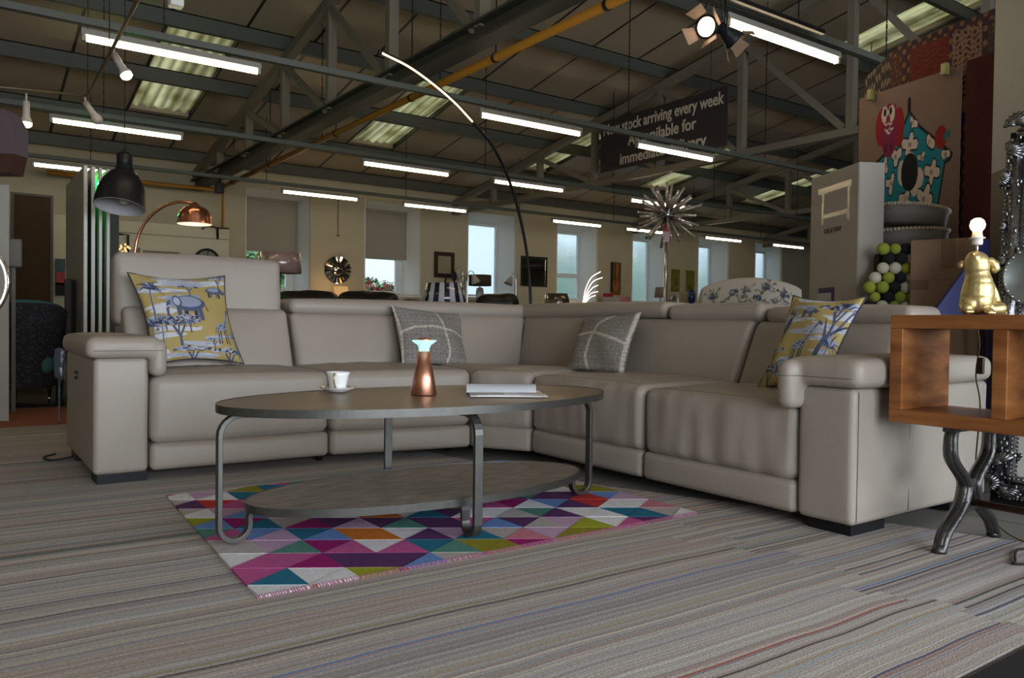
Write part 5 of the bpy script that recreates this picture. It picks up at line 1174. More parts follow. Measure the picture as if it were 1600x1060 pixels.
# theatre spotlights
def barn(c, aim, lit, label, s=1.0, roll=0.0):
    c = Vector(c); t = thing('theatre_spotlight', label, 'spotlight', tuple(c), 0, 'theatre spotlights with barn doors'); z = Vector(aim).normalized(); x = z.cross(Vector((0, 0, 1))).normalized(); x = (Quaternion(z, roll) @ x); y = z.cross(x)
    T = Matrix.Identity(4)
    for i in range(3): T[i][0] = x[i]; T[i][1] = y[i]; T[i][2] = z[i]; T[i][3] = c[i]
    bm = BM(); lathe(bm, [(0, -.17), (.045, -.16), (.05, -.10), (.075, -.03), (.085, 0), (.085, .012), (.072, .012), (.07, 0), (0, -.06)], (0, 0, 0), 28, T @ Matrix.Scale(s, 4)); obj('housing', bm, black, t)
    bm = BM(); lathe(bm, [(0, .006), (.069, .006), (.069, .0), (0, 0)], (0, 0, 0), 28, T @ Matrix.Scale(s, 4)); obj('lens', bm, mat('lit_lens', (1, .85, .6), .3, emit=(1, .66, .38), es=9) if lit else mat('dark_lens', (.03, .03, .03), .1), t)
    doorm = mat('barn_door_brown', (.25, .17, .11), .5)  # one warm brown for the doors of both spotlights
    for k in range(4):
        a_ = PI / 2 * k; T2 = T @ Matrix.Scale(s, 4) @ Matrix.Rotation(a_, 4, 'Z') @ Matrix.Translation((0, .088, .01)) @ Matrix.Rotation(R(55), 4, 'X')
        bm = BM(); prism(bm, [(-.05, 0), (.05, 0), (.068, .095), (-.068, .095)], .003, T2); obj('barn_door', bm, doorm, t)
    bm = BM(); top = c + z * (-.08) + Vector((0, 0, .22)); 
    for sg in (-1, 1): tube(bm, [c + z * (-.07) + x * (.085 * sg), c + z * (-.07) + x * (.085 * sg) * .8 + Vector((0, 0, .14)), top], .006, 6)
    obj('yoke', bm, black, t); return top
tops = []
tops.append(barn(atd(1104, 42, 5.0), (-.93, -.22, -.22), True, 'lit theatre spotlight with open barn doors at the end of the nearest tube light', .86, .35))
tops.append(barn(atd(1146, 62, 5.15), (.75, -.25, -.55), False, 'theatre spotlight turned away, right of the lit theatre spotlight', .8, .7))
bm = BM(); tA = tops[0]; bx(bm, tA.x - 1.0, tA.x + 1.2, tA.y - .015, tA.y + .015, tA.z, tA.z + .03)
for x in (-.8, .9): bar(bm, (tA.x + x, tA.y, tA.z + .03), (tA.x + x, tA.y, roof(tA.y)), .006)
bar(bm, tops[1], (tops[1].x, tA.y, tA.z), .012)
solo('spotlight_track', bm, black, 'black track carrying the theatre spotlights', 'lighting track')
# conduit with spot bulbs, top left
zt_c = 2.62
pA = atd(215, 0, 4.9); pB = atd(137, 150, 6.4); pC = atd(0, 136, 6.0)
t = thing('lighting_conduit', 'thin metal conduit dropping from top left to the unlit spotlight', 'conduit', tuple(pB))
bm = BM(); ext = pA + (pA - pB) * .35; tube(bm, [ext, pA, pB], .013, 8); tube(bm, [pB, pC, pC + (pC - pB) * .5], .009, 8); obj('pipe', bm, mat('conduit', (.16, .12, .07), .45, .5), t)
for p_ in (pA, pB, (pA + pB) / 2): bm = BM(); tube(bm, [p_, Vector((p_.x, p_.y, roof(p_.y)))], .004, 6); obj('hanging_wire', bm, blackm, t)
def spotb(p_, d, lit, label):
    d = Vector(d).normalized(); t = thing('spot_lamp', label, 'spotlight', tuple(p_), 0, 'reflector bulbs on the conduit'); T = frame_T(p_, d.orthogonal(), d.cross(d.orthogonal()))
    z_ = Vector((T[0][2], T[1][2], T[2][2])); s_ = 1 if z_.dot(d) > 0 else -1; T = T @ Matrix.Diagonal((1, 1, s_, 1))
    bm = BM(); lathe(bm, [(0, 0), (.024, 0), (.026, .09), (.028, .12), (.042, .155), (.043, .165), (0, .165)], (0, 0, 0), 20, T); tube(bm, [p_ + Vector((0, 0, .06)), p_], .008, 6); obj('lamp_body', bm, mat('spot_white', (.40, .36, .32), .45), t)
    bm = BM(); lathe(bm, [(.041, .166), (.040, .185), (.025, .2), (0, .205)], (0, 0, 0), 20, T); obj('bulb', bm, mat('spot_glow', (1, .8, .6), .4, emit=(1, .7, .42), es=8) if lit else mat('spot_off', (.35, .32, .28), .4), t)
spotb(atd(178, 85, 5.7), rv * .55 + Vector((0, 0, -.9)), True, 'lit reflector bulb hanging below the top left tube light')
spotb(atd(41, 158, 6.1), (0, 0, -1), True, 'lit reflector bulb at the far left below the conduit')
spotb(atd(133, 160, 6.4), rv * .5 + Vector((0, 0, -.7)), False, 'unlit reflector lamp at the conduit joint')
c = atd(275, 2, 5.5); bm = BM(); rb(bm, c.x - .045, c.x + .045, c.y - .045, c.y + .045, c.z - .04, c.z + .12, .01); tube(bm, [c + Vector((0, 0, .12)), Vector((c.x, c.y, roof(c.y)))], .006, 6); solo('ceiling_sensor', bm, plastic, 'small white box hanging at the top edge left of centre', 'sensor')
c = atd(343, 294, 12.2); bm = BM(); rb(bm, c.x - .06, c.x + .06, c.y - .06, c.y + .06, c.z - .08, c.z + .08, .01); tube(bm, [c + Vector((0, 0, .07)), Vector((c.x, c.y, 3.05))], .02, 6); solo('loudspeaker', bm, black, 'small black loudspeaker under the far end of the girder', 'speaker')
# rack of tall glossy panels, green between
t = thing('panel_rack', 'rack of tall white edged glossy panels glowing green, left of the sofa', 'display rack', (1.1, 8.5, FB))
ed = mat('panel_edge_white', (.62, .62, .60), .4); gp = mat('green_glass_panel', (.10, .30, .16), .2, spec=.6, coat=.3); gr = mat('panel_gloss', (.44, .43, .37), .4, spec=.3)
Y7 = 7.9
for i, (xa, xb, yt) in enumerate(((131, 137, 258), (143, 149, 260), (155, 160, 262), (167, 172, 264))):
    pa_, pb_2 = at(xa, yt, 1, Y7), at(xb, yt, 1, Y7)
    bm = BM(); rb(bm, pa_.x, pb_2.x, Y7, Y7 + .04, FB, pa_.z, .003); obj('white_edge', bm, ed, t)
    bm = BM(); bx(bm, pa_.x + .004, pb_2.x - .004, Y7 + .04, Y7 + 1.35, FB, pa_.z - .0); obj('panel', bm, gr if i == 0 else gp, t)
zg = at(140, 289, 1, Y7 + .1).z
x0_ = at(137, 300, 1, Y7).x; x1_ = at(172, 300, 1, Y7).x
for k in range(3):
    xa = at((137, 149, 160)[k], 300, 1, Y7 + .3).x; xb = at((143, 155, 167)[k], 300, 1, Y7 + .3).x
    bm = BM(); bx(bm, xa, xb, Y7 + .30, Y7 + .32, FB, zg); obj('green_sheet', bm, gp, t)
    l = bpy.data.lights.new('green_strip_light', 'POINT'); l.energy = 9; l.color = (.03, 1, .22); l.shadow_soft_size = .02; lo = bpy.data.objects.new('green_strip_light', l); C.objects.link(lo); lo.location = ((xa + xb) / 2, Y7 + .22, zg + .03)
bm = BM(); p_ = at(160, 340, 1, 9.5); q_ = at(186, 340, 1, 9.5); bx(bm, p_.x, q_.x, 9.5, 9.8, FB, at(170, 334, 1, 9.5).z); solo('dark_cabinet', bm, mat('very_dark_wood', (.018, .012, .009), .5), 'tall very dark cabinet between the glossy panels and the left headrest', 'cabinet')
# brown wood panel door, partition boards
wd = mat('dark_oak_door', (.060, .034, .014), .7, spec=.15, noise_=.4, nscale=10, stretch=(8, 8, .6))
a_ = at(17, 300, 1, 11.0); b_2 = at(83, 300, 1, 11.0)
t = thing('wooden_panel', 'tall dark brown wooden door panel standing at far left', 'door', ((a_.x + b_2.x) / 2, 11.0, FB))
bm = BM(); bx(bm, a_.x + .03, b_2.x - .03, 11.0, 11.05, FB, a_.z - .03); obj('leaf', bm, wd, t); bm = BM(); bx(bm, a_.x, a_.x + .03, 10.98, 11.07, FB, a_.z); bx(bm, b_2.x - .03, b_2.x, 10.98, 11.07, FB, a_.z); bx(bm, a_.x + .03, b_2.x - .03, 10.98, 11.07, a_.z - .03, a_.z); obj('frame', bm, mat('dark_frame', (.05, .03, .015), .5), t)
a_ = at(84, 335, 1, 11.6); b_2 = at(101, 335, 1, 11.6)
t = thing('display_cabinet', 'cream display cabinet with small items right of the brown door panel', 'cabinet', ((a_.x + b_2.x) / 2, 11.8, FB))
crm = mat('cream_board', (.56, .50, .36), .7); bm = BM(); bx(bm, a_.x - .02, b_2.x + .3, 11.6, 12.0, FB, a_.z); obj('body', bm, crm, t)
for z_, m_ in ((at(90, 415, 1, 11.58).z, mat('navy_box', (.02, .03, .06), .5)), (at(95, 436, 1, 11.58).z, mat('red_card', (.35, .03, .03), .6)), (at(90, 452, 1, 11.58).z, blackm)):
    bm = BM(); c = at(95, 400, 1, 11.5); bx(bm, c.x - .05, c.x + .05, 11.50, 11.6, z_ - .08, z_ + .08); obj('shelf_item', bm, m_, t)
a_ = at(185, 345, 1, 12.0); b_2 = at(358, 358, 1, 12.0)
t = thing('display_wall', 'low cream kitchen display wall behind the copper arc lamp', 'partition', ((a_.x + b_2.x) / 2, 12.05, FB))
bm = BM(); zt3 = at(270, 351, 1, 12.0).z; bx(bm, a_.x - .4, b_2.x, 12.0, 12.15, FB, zt3); obj('board', bm, crm, t)
z4 = at(270, 369, 1, 12.0).z; bm = BM(); bx(bm, a_.x - .4, b_2.x, 11.994, 12.0, z4 - .004, z4 + .004); obj('panel_joint', bm, mat('joint_line', (.12, .10, .07), .8), t)
a2_, b2_ = at(216, 388, 1, 11.9), at(282, 388, 1, 11.9)
bm = BM(); bx(bm, a2_.x, b2_.x, 11.75, 12.0, .9, a2_.z); obj('cooker_hood', bm, mat('cream_gloss', (.50, .44, .32), .4), t); bm = BM(); bx(bm, a2_.x + .03, b2_.x - .05, 11.74, 11.75, a2_.z - .1, a2_.z - .035); obj('dark_slot', bm, mat('taupe_slot', (.18, .13, .09), .5), t)
c = at(323, 408, 1, 11.97); r4 = (at(343, 408, 1, 11.97) - c).length
t = thing('wall_clock', 'round black rimmed wall clock half hidden by the headrest', 'clock', tuple(c)); T = frame_T(c, (1, 0, 0), (0, 0, 1))
bm = BM(); lathe(bm, [(r4 - .03, 0), (r4, 0), (r4, .03), (r4 - .03, .03), (r4 - .03, 0)], (0, 0, 0), 40, T); obj('rim', bm, black, t)
bm = BM(); lathe(bm, [(0, .005), (r4 - .02, .005), (r4 - .02, .0), (0, 0)], (0, 0, 0), 40, T); obj('dial', bm, mat('clock_dial', (.28, .26, .22), .5), t); bm = BM(); bar(bm, T @ Vector((0, 0, .01)), T @ Vector((-.12, .06, .01)), .015); bar(bm, T @ Vector((0, 0, .01)), T @ Vector((.02, .17, .01)), .012); obj('hands', bm, black, t)
bm = BM(); c = at(340, 356, 1, 11.9); tube(bm, catmull([c + Vector((-.22, 0, -.04)), c + Vector((-.15, 0, .01)), c, c + Vector((.16, 0, 0))]), .012, 6); bar(bm, c + Vector((0, 0, -.01)), c + Vector((.03, .1, -.15)), .03); solo('wall_lamp', bm, mat('dark_brass', (.08, .06, .03), .4, .8), 'small dark swing arm wall lamp above the clock', 'wall lamp')
a_, b_2 = at(186, 366, 1, 11.9), at(200, 404, 1, 11.9)
bm = BM(); tube(bm, [a_, Vector((b_2.x, 11.9, a_.z)), Vector((b_2.x, 11.9, .9))], .015, 6); tube(bm, [Vector((b_2.x, 11.9, .9)), Vector((b_2.x, 11.9, FB))], .015, 6); solo('tap_rail', bm, black, 'black angled pipe in front of the cream display wall', 'pipe')
c = at(189, 396, 1, 10.5); t = thing('table_lamp', 'sparkling gold bead lamp beside the dark cabinet', 'lamp', (c.x, c.y, FB)); bm = BM(); rnd = random.Random(1)
for k in range(70): sph(bm, c + Vector((rnd.uniform(-.09, .09), rnd.uniform(-.09, .09), rnd.uniform(-.16, .12))), .014, 6)
obj('beads', bm, mat('gold_bead_glow', (.9, .6, .3), .2, .6, emit=(1, .6, .25), es=1.0), t); bm = BM(); tube(bm, [Vector((c.x, c.y, FB)), c], .02, 8); lathe(bm, [(0, 0), (.1, 0), (.1, .02), (0, .02)], (c.x, c.y, FB), 16); obj('stand', bm, gold, t)
# cabinet, ring lamp, hanging board at the far left edge
a_ = atd(-60, 288, 6.0); b_2 = atd(14, 288, 6.0); a_.z = b_2.z = a_.z
bm = BM(); dv = Vector((_F.x, _F.y, 0)); q = []
zc2 = a_.z; dk_ = ground(b_2).normalized()
for z_ in (FB, zc2):
    for p_ in (ground(a_), ground(b_2), ground(b_2) + dk_ * .4, ground(a_) + dk_ * .4): q.append(bm.verts.new(p_ + Vector((0, 0, z_))))
for f in ((3, 2, 1, 0), (4, 5, 6, 7), (0, 1, 5, 4), (1, 2, 6, 5), (2, 3, 7, 6), (3, 0, 4, 7)): bm.faces.new([q[i] for i in f])
solo('white_cabinet', bm, mat('cabinet_white', (.42, .41, .38), .5), 'tall pale cabinet cut by the left edge of the photo', 'cabinet')
cr_ = atd(-52, 440, 5.2); r5 = (atd(13, 440, 5.2) - cr_).length; t = thing('ring_lamp', 'glowing ring lamp cut by the left edge of the photo', 'lamp', (cr_.x, cr_.y, FB))
ring = [cr_ + rv * (r5 * math.cos(a5)) + Vector((0, 0, r5 * math.sin(a5))) for a5 in [2 * PI * i / 48 for i in range(49)]]
bm = BM(); tube(bm, ring, .011, 8, cap=False); obj('ring', bm, chrome, t); bm = BM(); tube(bm, [p_ - rv * 0 + (p_ - cr_).normalized() * -.008 - dv * .006 for p_ in ring], .007, 8, cap=False); obj('light_strip', bm, mat('ring_glow', (1, .8, .6), .4, emit=(1, .78, .58), es=3.5), t)
bm = BM(); tube(bm, [Vector((cr_.x, cr_.y, FB)), cr_ - Vector((0, 0, r5))], .012, 8); lathe(bm, [(0, 0), (.12, 0), (.12, .02), (0, .02)], (cr_.x, cr_.y, FB), 20); obj('stand', bm, chrome, t)
c = atd(21, 396, 6.6); bm = BM(); rb(bm, c.x - .06, c.x + .06, c.y - .05, c.y + .05, c.z - .12, c.z + .12, .02); bar(bm, c - Vector((0, 0, .1)), (c.x, c.y, FB), .03); solo('loudspeaker', bm, mat('grey_speaker', (.14, .135, .12), .6), 'grey box speaker on a stand between the pale cabinet and the brown door panel', 'speaker')
c0 = atd(-14, 225, 3.4); e_ = atd(22, 225, 3.4); zt6, zb6 = atd(15, 182, 3.4).z, atd(15, 240, 3.4).z; zb7 = atd(15, 270, 3.4).z
t = thing('boxed_pendant_lamp', 'dark reddish boxy pendant lamp hanging at the top left edge', 'pendant lamp', tuple(c0)); hw_ = (e_ - c0).length
bm = BM(); T = frame_T(c0 + Vector((0, 0, 0)), _R, (0, 0, 1)); prism(bm, [(-hw_, zb6 - c0.z), (hw_, zb6 - c0.z), (hw_, zt6 - c0.z - .04), (hw_ * .6, zt6 - c0.z + .03), (-hw_, zt6 - c0.z + .03)], -hw_, T); obj('upper_part', bm, mat('mauve_grey', (.07, .05, .055), .7), t)
bm = BM(); prism(bm, [(-hw_, zb7 - c0.z), (hw_ * .8, zb7 - c0.z), (hw_ * .98, zb6 - c0.z), (-hw_, zb6 - c0.z)], -hw_ * .98, T); obj('lower_part', bm, mat('dark_oxblood', (.035, .01, .006), .6), t); cc3 = c0 + dv * hw_ / 2
bm = BM(); bar(bm, cc3 + Vector((0, 0, zt6 - c0.z)), (cc3.x, cc3.y, roof(cc3.y)), .006); obj('cord', bm, blackm, t)
# grey tub chair
cc_ = Vector((atd(2, 500, 7.1).x, atd(2, 500, 7.1).y, FB)); zb8 = .19
t = thing('tub_chair', 'grey patterned tub chair with teal inside at the left edge', 'armchair', tuple(cc_))
tubm = mat('grey_jacquard', (.075, .08, .095), .85); n = tubm.node_tree.nodes; L = tubm.node_tree.links
vv = n.new('ShaderNodeTexVoronoi'); vv.inputs['Scale'].default_value = 34; g5 = n.new('ShaderNodeTexCoord'); r6 = n.new('ShaderNodeValToRGB'); r6.color_ramp.elements[0].position = .2; r6.color_ramp.elements[1].position = .5; r6.color_ramp.elements[0].color = (.10, .105, .12, 1); r6.color_ramp.elements[1].color = (.045, .045, .055, 1)
L.new(g5.outputs['Object'], vv.inputs[0]); L.new(vv.outputs[0], r6.inputs[0]); L.new(r6.outputs[0], n['Principled BSDF'].inputs['Base Color'])
teal = mat('teal_velvet', (.04, .12, .11), .8)
bm = BM(); ns = 40; ou = []; 
for i in range(ns + 1):
    a6 = R(-165 + 260 * i / ns); k6 = math.cos(R(180) * (i / ns - .5)); d6 = (rv * math.cos(a6) + dv * math.sin(a6)); hz6 = .56 + .36 * max(0, math.sin(R(180) * i / ns)) ** .8
    R_o = .52; ou.append([bm.verts.new(cc_ + d6 * (R_o * (.86 + .14 * (z7 / hz6))) + Vector((0, 0, z7))) for z7 in (zb8, zb8 + .1, zb8 + .22, hz6 * .75, hz6)])
for a7, b7 in zip(ou, ou[1:]):
    for k in range(4): f = bm.faces.new((a7[k], b7[k], b7[k + 1], a7[k + 1])); f.smooth = True
ret = bmesh.ops.solidify(bm, geom=bm.faces[:], thickness=.03); obj('shell', bm, tubm, t)
bm = BM(); ou = []
for i in range(ns + 1):
    a6 = R(-165 + 260 * i / ns); d6 = (rv * math.cos(a6) + dv * math.sin(a6)); hz6 = .575 + .36 * max(0, math.sin(PI * i / ns)) ** .8
    ou.append([bm.verts.new(cc_ + d6 * r9 + Vector((0, 0, z7))) for r9, z7 in ((.40, .42), (.415, hz6 * .8), (.43, hz6 - .01), (.455, hz6 + .012), (.495, hz6 + .006), (.50, hz6 - .02))])
for a7, b7 in zip(ou, ou[1:]):
    for k in range(5): f = bm.faces.new((a7[k], b7[k], b7[k + 1], a7[k + 1])); f.smooth = True
obj('inner_back', bm, teal, t)
bm = BM(); rb(bm, cc_.x - .38, cc_.x + .38, cc_.y - .38, cc_.y + .38, .30, .46, .06, (6, 6, 3), (0, 0, .03)); obj('seat', bm, teal, t)
bm = BM(); lathe(bm, [(0, zb8 - .01), (.42, zb8 - .01), (.44, zb8 + .04), (0, zb8 + .04)], (cc_.x, cc_.y, 0), 36); obj('base', bm, tubm, t)
for sx_, sy_ in ((.26, -.22), (-.26, -.22), (.28, .26), (-.28, .26)):
    p_ = cc_ + rv * sx_ + dv * sy_; bm = BM(); tube(bm, [p_ + Vector((0, 0, zb8)), p_ + Vector((0, 0, .075))], [.024, .015], 12); lg = obj('leg', bm, mat('walnut_leg', (.02, .013, .01), .4), t); bm = BM(); tube(bm, [p_ + Vector((0, 0, .075)), Vector((p_.x, p_.y, FB))], [.014, .009], 12); obj('metal_tip', bm, chrome, lg)
c = atd(110, 460, 7.4); c.z = FB; t = thing('dining_chair', 'dark woven high backed chair between the tub chair and the glossy panels', 'chair', tuple(c))
wv = mat('dark_woven', (.06, .055, .05), .85, bump=.8, bscale=50); zt9 = atd(116, 438, 7.4).z
bm = BM(); T = frame_T(c, (1, 0, 0), (0, 1, 0)); rb(bm, -.10, .10, -.03, .03, .42, zt9, .02, (4, 2, 6), T=T @ Matrix.Rotation(R(70), 4, 'Z')); obj('backrest', bm, wv, t); bm = BM(); rb(bm, -.09, .09, .0, .36, .40, .47, .02, T=T); obj('seat', bm, wv, t)
for sx_, sy_ in ((-.07, .02), (.07, .02), (-.07, .34), (.07, .34)): bm = BM(); bar(bm, c + Vector((sx_, sy_, .40)), c + Vector((sx_, sy_, 0)), .03); obj('leg', bm, blackm, t)
c = atd(93, 568, 5.9); bm = BM(); rnd = random.Random(4)
for k in range(26): p_ = c + rv * rnd.uniform(-.03, .03) + Vector((0, 0, rnd.uniform(-.10, .10))); rb(bm, p_.x - .02, p_.x + .02, p_.y - .012, p_.y + .012, p_.z - .03, p_.z + .03, .008)
bar(bm, c + Vector((0, 0, .12)) , Vector((c.x, c.y, FB)), .02); bm = remesh(bm, .012, 2); solo('wrapped_cushion', bm, mat('blue_plastic_wrap', (.06, .09, .14), .12, spec=.9, coat=.8, bump=.8, bscale=40), 'blue plastic wrapped bundle beside the left sofa arm', 'wrapped bundle')
# dark leather sofas behind
dk = mat('dark_brown_leather', (.012, .008, .006), .42, bump=.1, bscale=20)
def dark_sofa(x0, x1, yt, d, label, humps):
    a_ = atd(x0, yt, d); b_2 = atd(x1, yt, d); zt_ = a_.z; a_.z = b_2.z = 0; W_ = (b_2 - a_).length; T = frame_T(a_, (b_2 - a_), Vector((-(b_2 - a_).y, (b_2 - a_).x, 0)))
    t = thing('leather_sofa', label, 'sofa', tuple((a_ + b_2) / 2)); bm = BM(); rb(bm, .0, W_, 0.02, .85, .05, .62, .06, T=T); obj('frame', bm, dk, t)
    for k in range(humps):
        bm = BM(); rb(bm, W_ * k / humps + .004, W_ * (k + 1) / humps - .004, -.06, .22, .45, zt_, .09, (10, 5, 6), (0, .03, .012), T=T, wr=.02, seed=k * 3); obj('back_cushion', bm, dk, t)
    for sx_ in (.05, W_ - .11): bm = BM(); bx(bm, sx_, sx_ + .06, .1, .16, 0, .06, T=T); obj('foot', bm, blackm, t)
    return t
dark_sofa(430, 622, 455, 8.8, 'dark brown leather sofa seen over the left half of the pale sofa', 2)
dark_sofa(742, 812, 460, 8.6, 'dark brown leather chair seen left of the black curved lamp', 1)
dark_sofa(622, 660, 468, 10.6, 'dark brown leather chair seen left of the striped lampshade', 1)
# floral sofa
a_ = atd(1098, 470, 7.0); b_2 = atd(1252, 474, 7.0); ctr = (a_ + b_2) / 2; Wf = (b_2 - a_).length; zt_ = atd(1175, 434, 7.0).z; zs = atd(1100, 455, 7.0).z
t = thing('floral_sofa', 'cream sofa back with blue flowers beyond the right sofa section', 'sofa', (ctr.x, ctr.y, 0))
xa_ = (b_2 - a_); xa_.z = 0; xa_.normalize(); ya_ = Vector((-xa_.y, xa_.x, 0))
def fpos(dep):
    def f(U, V):
        u = U * 2 - 1; top_ = zs + (zt_ - zs) * np.cos(u * PI / 2 * .98) ** .55; z = .45 + (top_ - .45) * V; bul = .09 * np.sin(np.clip(V, 0, 1) * PI) ** .5 * (1 - u ** 4)
        P_ = np.array(ground(ctr))[None, None, :] + (u * Wf / 2 * (1 + .03 * np.sin(V * PI)))[..., None] * np.array(xa_) + (dep * (1 - V ** 6 * .7) * 1.0 - (bul if dep < .05 else -bul * .3))[..., None] * np.array(ya_); P_[..., 2] = z; return P_
    return f
rnd = random.Random(6); fs = []
for k in range(12):
    x, y = ((.18, .72), (.42, .86), (.78, .84), (.62, .66), (.93, .80), (.30, .84), (.10, .84), (.52, .76), (.70, .74), (.88, .68), (.36, .70), (.62, .90))[k]; cs = [(.03, .05, .10), (.10, .13, .18), (.04, .09, .14), (.12, .12, .12)]
    for j in range(26): a8 = rnd.random() * 6.28; rr8 = rnd.random() ** .6 * (.075 if k == 2 else .04); fs.append(('e', x + math.cos(a8) * rr8, y + math.sin(a8) * rr8 * .9, .016, .013, a8, rnd.choice(cs if rnd.random() < .7 else [(.35, .34, .32)])))
    for j in range(6): a8 = rnd.random() * 6.28; fs.append(('l', [(x, y), (x + math.cos(a8) * .12, y + math.sin(a8) * .08)], .005, (.10, .12, .09))); fs.append(('e', x + math.cos(a8) * .12, y + math.sin(a8) * .08, .02, .008, a8, (.14, .15, .11)))
grid_mesh('back', 120, 70, fpos(0), lambda U, V: paint(U, V, (.50, .46, .41), fs), mat('floral_fabric', (.4, .4, .4), .8, attr=True), t, back=fpos(.22))
T = frame_T(ground(ctr), xa_, ya_); crf = mat('cream_fabric', (.38, .35, .31), .8); bm = BM(); rb(bm, -Wf / 2 - .02, Wf / 2 + .02, .0, .85, .08, .47, .05, T=T); obj('seat_base', bm, crf, t)
for sx_ in (-1, 1): bm = BM(); rb(bm, sx_ * Wf / 2 - .1, sx_ * Wf / 2 + .1, .1, .85, .08, .66, .08, T=T); obj('arm', bm, crf, t); bm = BM(); bar(bm, T @ Vector((sx_ * Wf / 2, .4, .08)), T @ Vector((sx_ * Wf / 2, .4, 0)), .05); obj('foot', bm, blackm, t)
# floor standing shades wrapped in plastic
def shade_lamp(xc, yt, yb, w0, w1, d, m, label, stripes=None, glow=None):
    c = atd(xc, (yt + yb) / 2, d); zt_ = atd(xc, yt, d).z; zb_2 = atd(xc, yb, d).z; r0 = w0 / 2 * d / F_PX; r1 = w1 / 2 * d / F_PX
    t = thing('floor_lamp', label, 'floor lamp', (c.x, c.y, 0)); bm = BM(); n_ = 48
    lathe(bm, [(r1 - .004, zb_2), (r1, zb_2), (r0, zt_), (r0 - .004, zt_), (r1 - .004, zb_2)], (c.x, c.y, 0), n_)
    if stripes:
        for f in bm.faces:
            q_ = f.calc_center_median() - Vector((c.x, c.y, 0)); a9 = math.atan2(q_.y, q_.x); f.material_index = int((a9 + PI) / (2 * PI) * 24 + .01) % 2; f.smooth = True
    obj('shade', bm, m, t)
    bm = BM(); tube(bm, [(c.x, c.y, .02), (c.x, c.y, zt_ - .02)], .012, 8); obj('pole', bm, black, t); obj('base', disc_base(c.x, c.y, .13), black, t); return t
wrapm = mat('pink_wrapped_shade', (.22, .14, .125), .22, spec=.7, coat=.7, bump=.9, bscale=12)
shade_lamp(437, 396, 427, 66, 66, 7.4, wrapm, 'pinkish brown drum lampshade in shiny plastic wrap right of the headrest')
shade_lamp(694, 443, 486, 56, 76, 8.4, [mat('navy_stripe', (.012, .014, .03), .2, coat=.6), mat('white_stripe', (.50, .50, .56), .2, coat=.6)], 'black and white striped lampshade in plastic wrap', True)
shade_lamp(870, 459, 486, 36, 46, 9.5, mat('brown_wrapped_shade', (.06, .035, .02), .12, coat=1, spec=.9, bump=1, bscale=14), 'brown lampshade in shiny plastic wrap right of the black curved lamp')
# sideboard along the window wall and the lamps on it
t = thing('sideboard', 'long low white sideboard along the window wall', 'sideboard', (10, 13.9, 0)); bm = BM(); rb(bm, 5.6, 16.5, 13.68, 14.2, .70, .80, .01); obj('top', bm, plastic, t)
for x in np.arange(5.8, 16.5, 1.5): bm = BM(); bx(bm, float(x), float(x) + .06, 13.75, 14.15, 0, .70); obj('leg', bm, plastic, t)
SBZ = .80; YS = 13.9
def on_side(x, y): return at(x, y, 1, YS)
def tlamp(xc, yt, yb, w0, w1, m, label, base=None, stemm=chrome):
    c = on_side(xc, (yt + yb) / 2); zt_ = on_side(xc, yt).z; zb_2 = on_side(xc, yb).z; k = c.length / F_PX * .985; r0 = w0 / 2 * k; r1 = w1 / 2 * k
    t = thing('table_lamp', label, 'lamp', (c.x, YS, SBZ)); bm = BM(); lathe(bm, [(r1 - .006, zb_2), (r1, zb_2), (r0, zt_), (r0 - .006, zt_), (r1 - .006, zb_2)], (c.x, YS, 0), 36); obj('shade', bm, m, t)
    bm = BM(); tube(bm, [(c.x, YS, SBZ + .02), (c.x, YS, zb_2 + .05)], .012, 8)
    if base: lathe(bm, [(0, zb_2 - .02), (.07, zb_2 - .05), (.085, zb_2 - .15), (.08, SBZ + .02), (0, SBZ + .02)], (c.x, YS, 0), 20)
    obj('stem', bm, base or stemm, t); bm = BM(); lathe(bm, [(0, 0), (.09, 0), (.09, .02), (0, .02)], (c.x, YS, SBZ), 20); obj('base', bm, stemm, t); return t
tlamp(750, 430, 447, 36, 36, mat('brown_shade', (.055, .04, .025), .8), 'brown drum shade lamp with a glass base in front of the third window', mat('pale_glass', (.5, .55, .56), .1, trans=.6))
tlamp(1032, 449, 465, 15, 19, mat('beige_shade', (.22, .19, .15), .8), 'small beige shade lamp left of the starburst lamp pole')
tlamp(975, 464, 482, 19, 22, mat('pink_shade', (.40, .16, .15), .7), 'small pink shade lamp beside the white sign card')
am = tlamp(533, 448, 470, 20, 24, mat('amber_shade_lit', (.7, .45, .22), .7, emit=(1, .55, .2), es=.35), 'small glowing amber shade below the round sunburst mirror')
l = bpy.data.lights.new('amber_lamp_light', 'POINT'); l.energy = 2.5; l.color = (1, .6, .28); l.shadow_soft_size = .05; lo = bpy.data.objects.new('amber_lamp_light', l); C.objects.link(lo); lo.location = on_side(528, 455) + Vector((0, .22, .1))
def desk_lamp(xh, yh, side, label, m, d=0):
    YS = 13.9 + d; h = at(xh, yh, 1, YS); t = thing('desk_lamp', label, 'lamp', (h.x, YS, SBZ), 0, 'small desk lamps on the sideboard'); b = Vector((h.x + side * .16, YS, SBZ))
    bm = BM(); tube(bm, catmull([b, b + Vector((0, 0, h.z - SBZ - .12)), b + Vector((-side * .03, 0, h.z - SBZ + .10)), h + Vector((side * .06, 0, .13)), h + Vector((0, 0, .07))]), .008, 6); obj('arm', bm, chrome, t)
    T = Matrix.Translation(h) @ Matrix.Rotation(R(25) * side, 4, 'Y'); bm = BM(); lathe(bm, [(.10, -.11), (.10, -.11), (.07, -.02), (.035, .06), (0, .07)], (0, 0, 0), 20, T); obj('shade', bm, m, t)
    bm = BM(); lathe(bm, [(0, 0), (.08, 0), (.08, .02), (0, .02)], (b.x, YS, SBZ), 18); obj('base', bm, chrome, t)
wsm = mat('pale_metal_shade', (.42, .40, .37), .45)
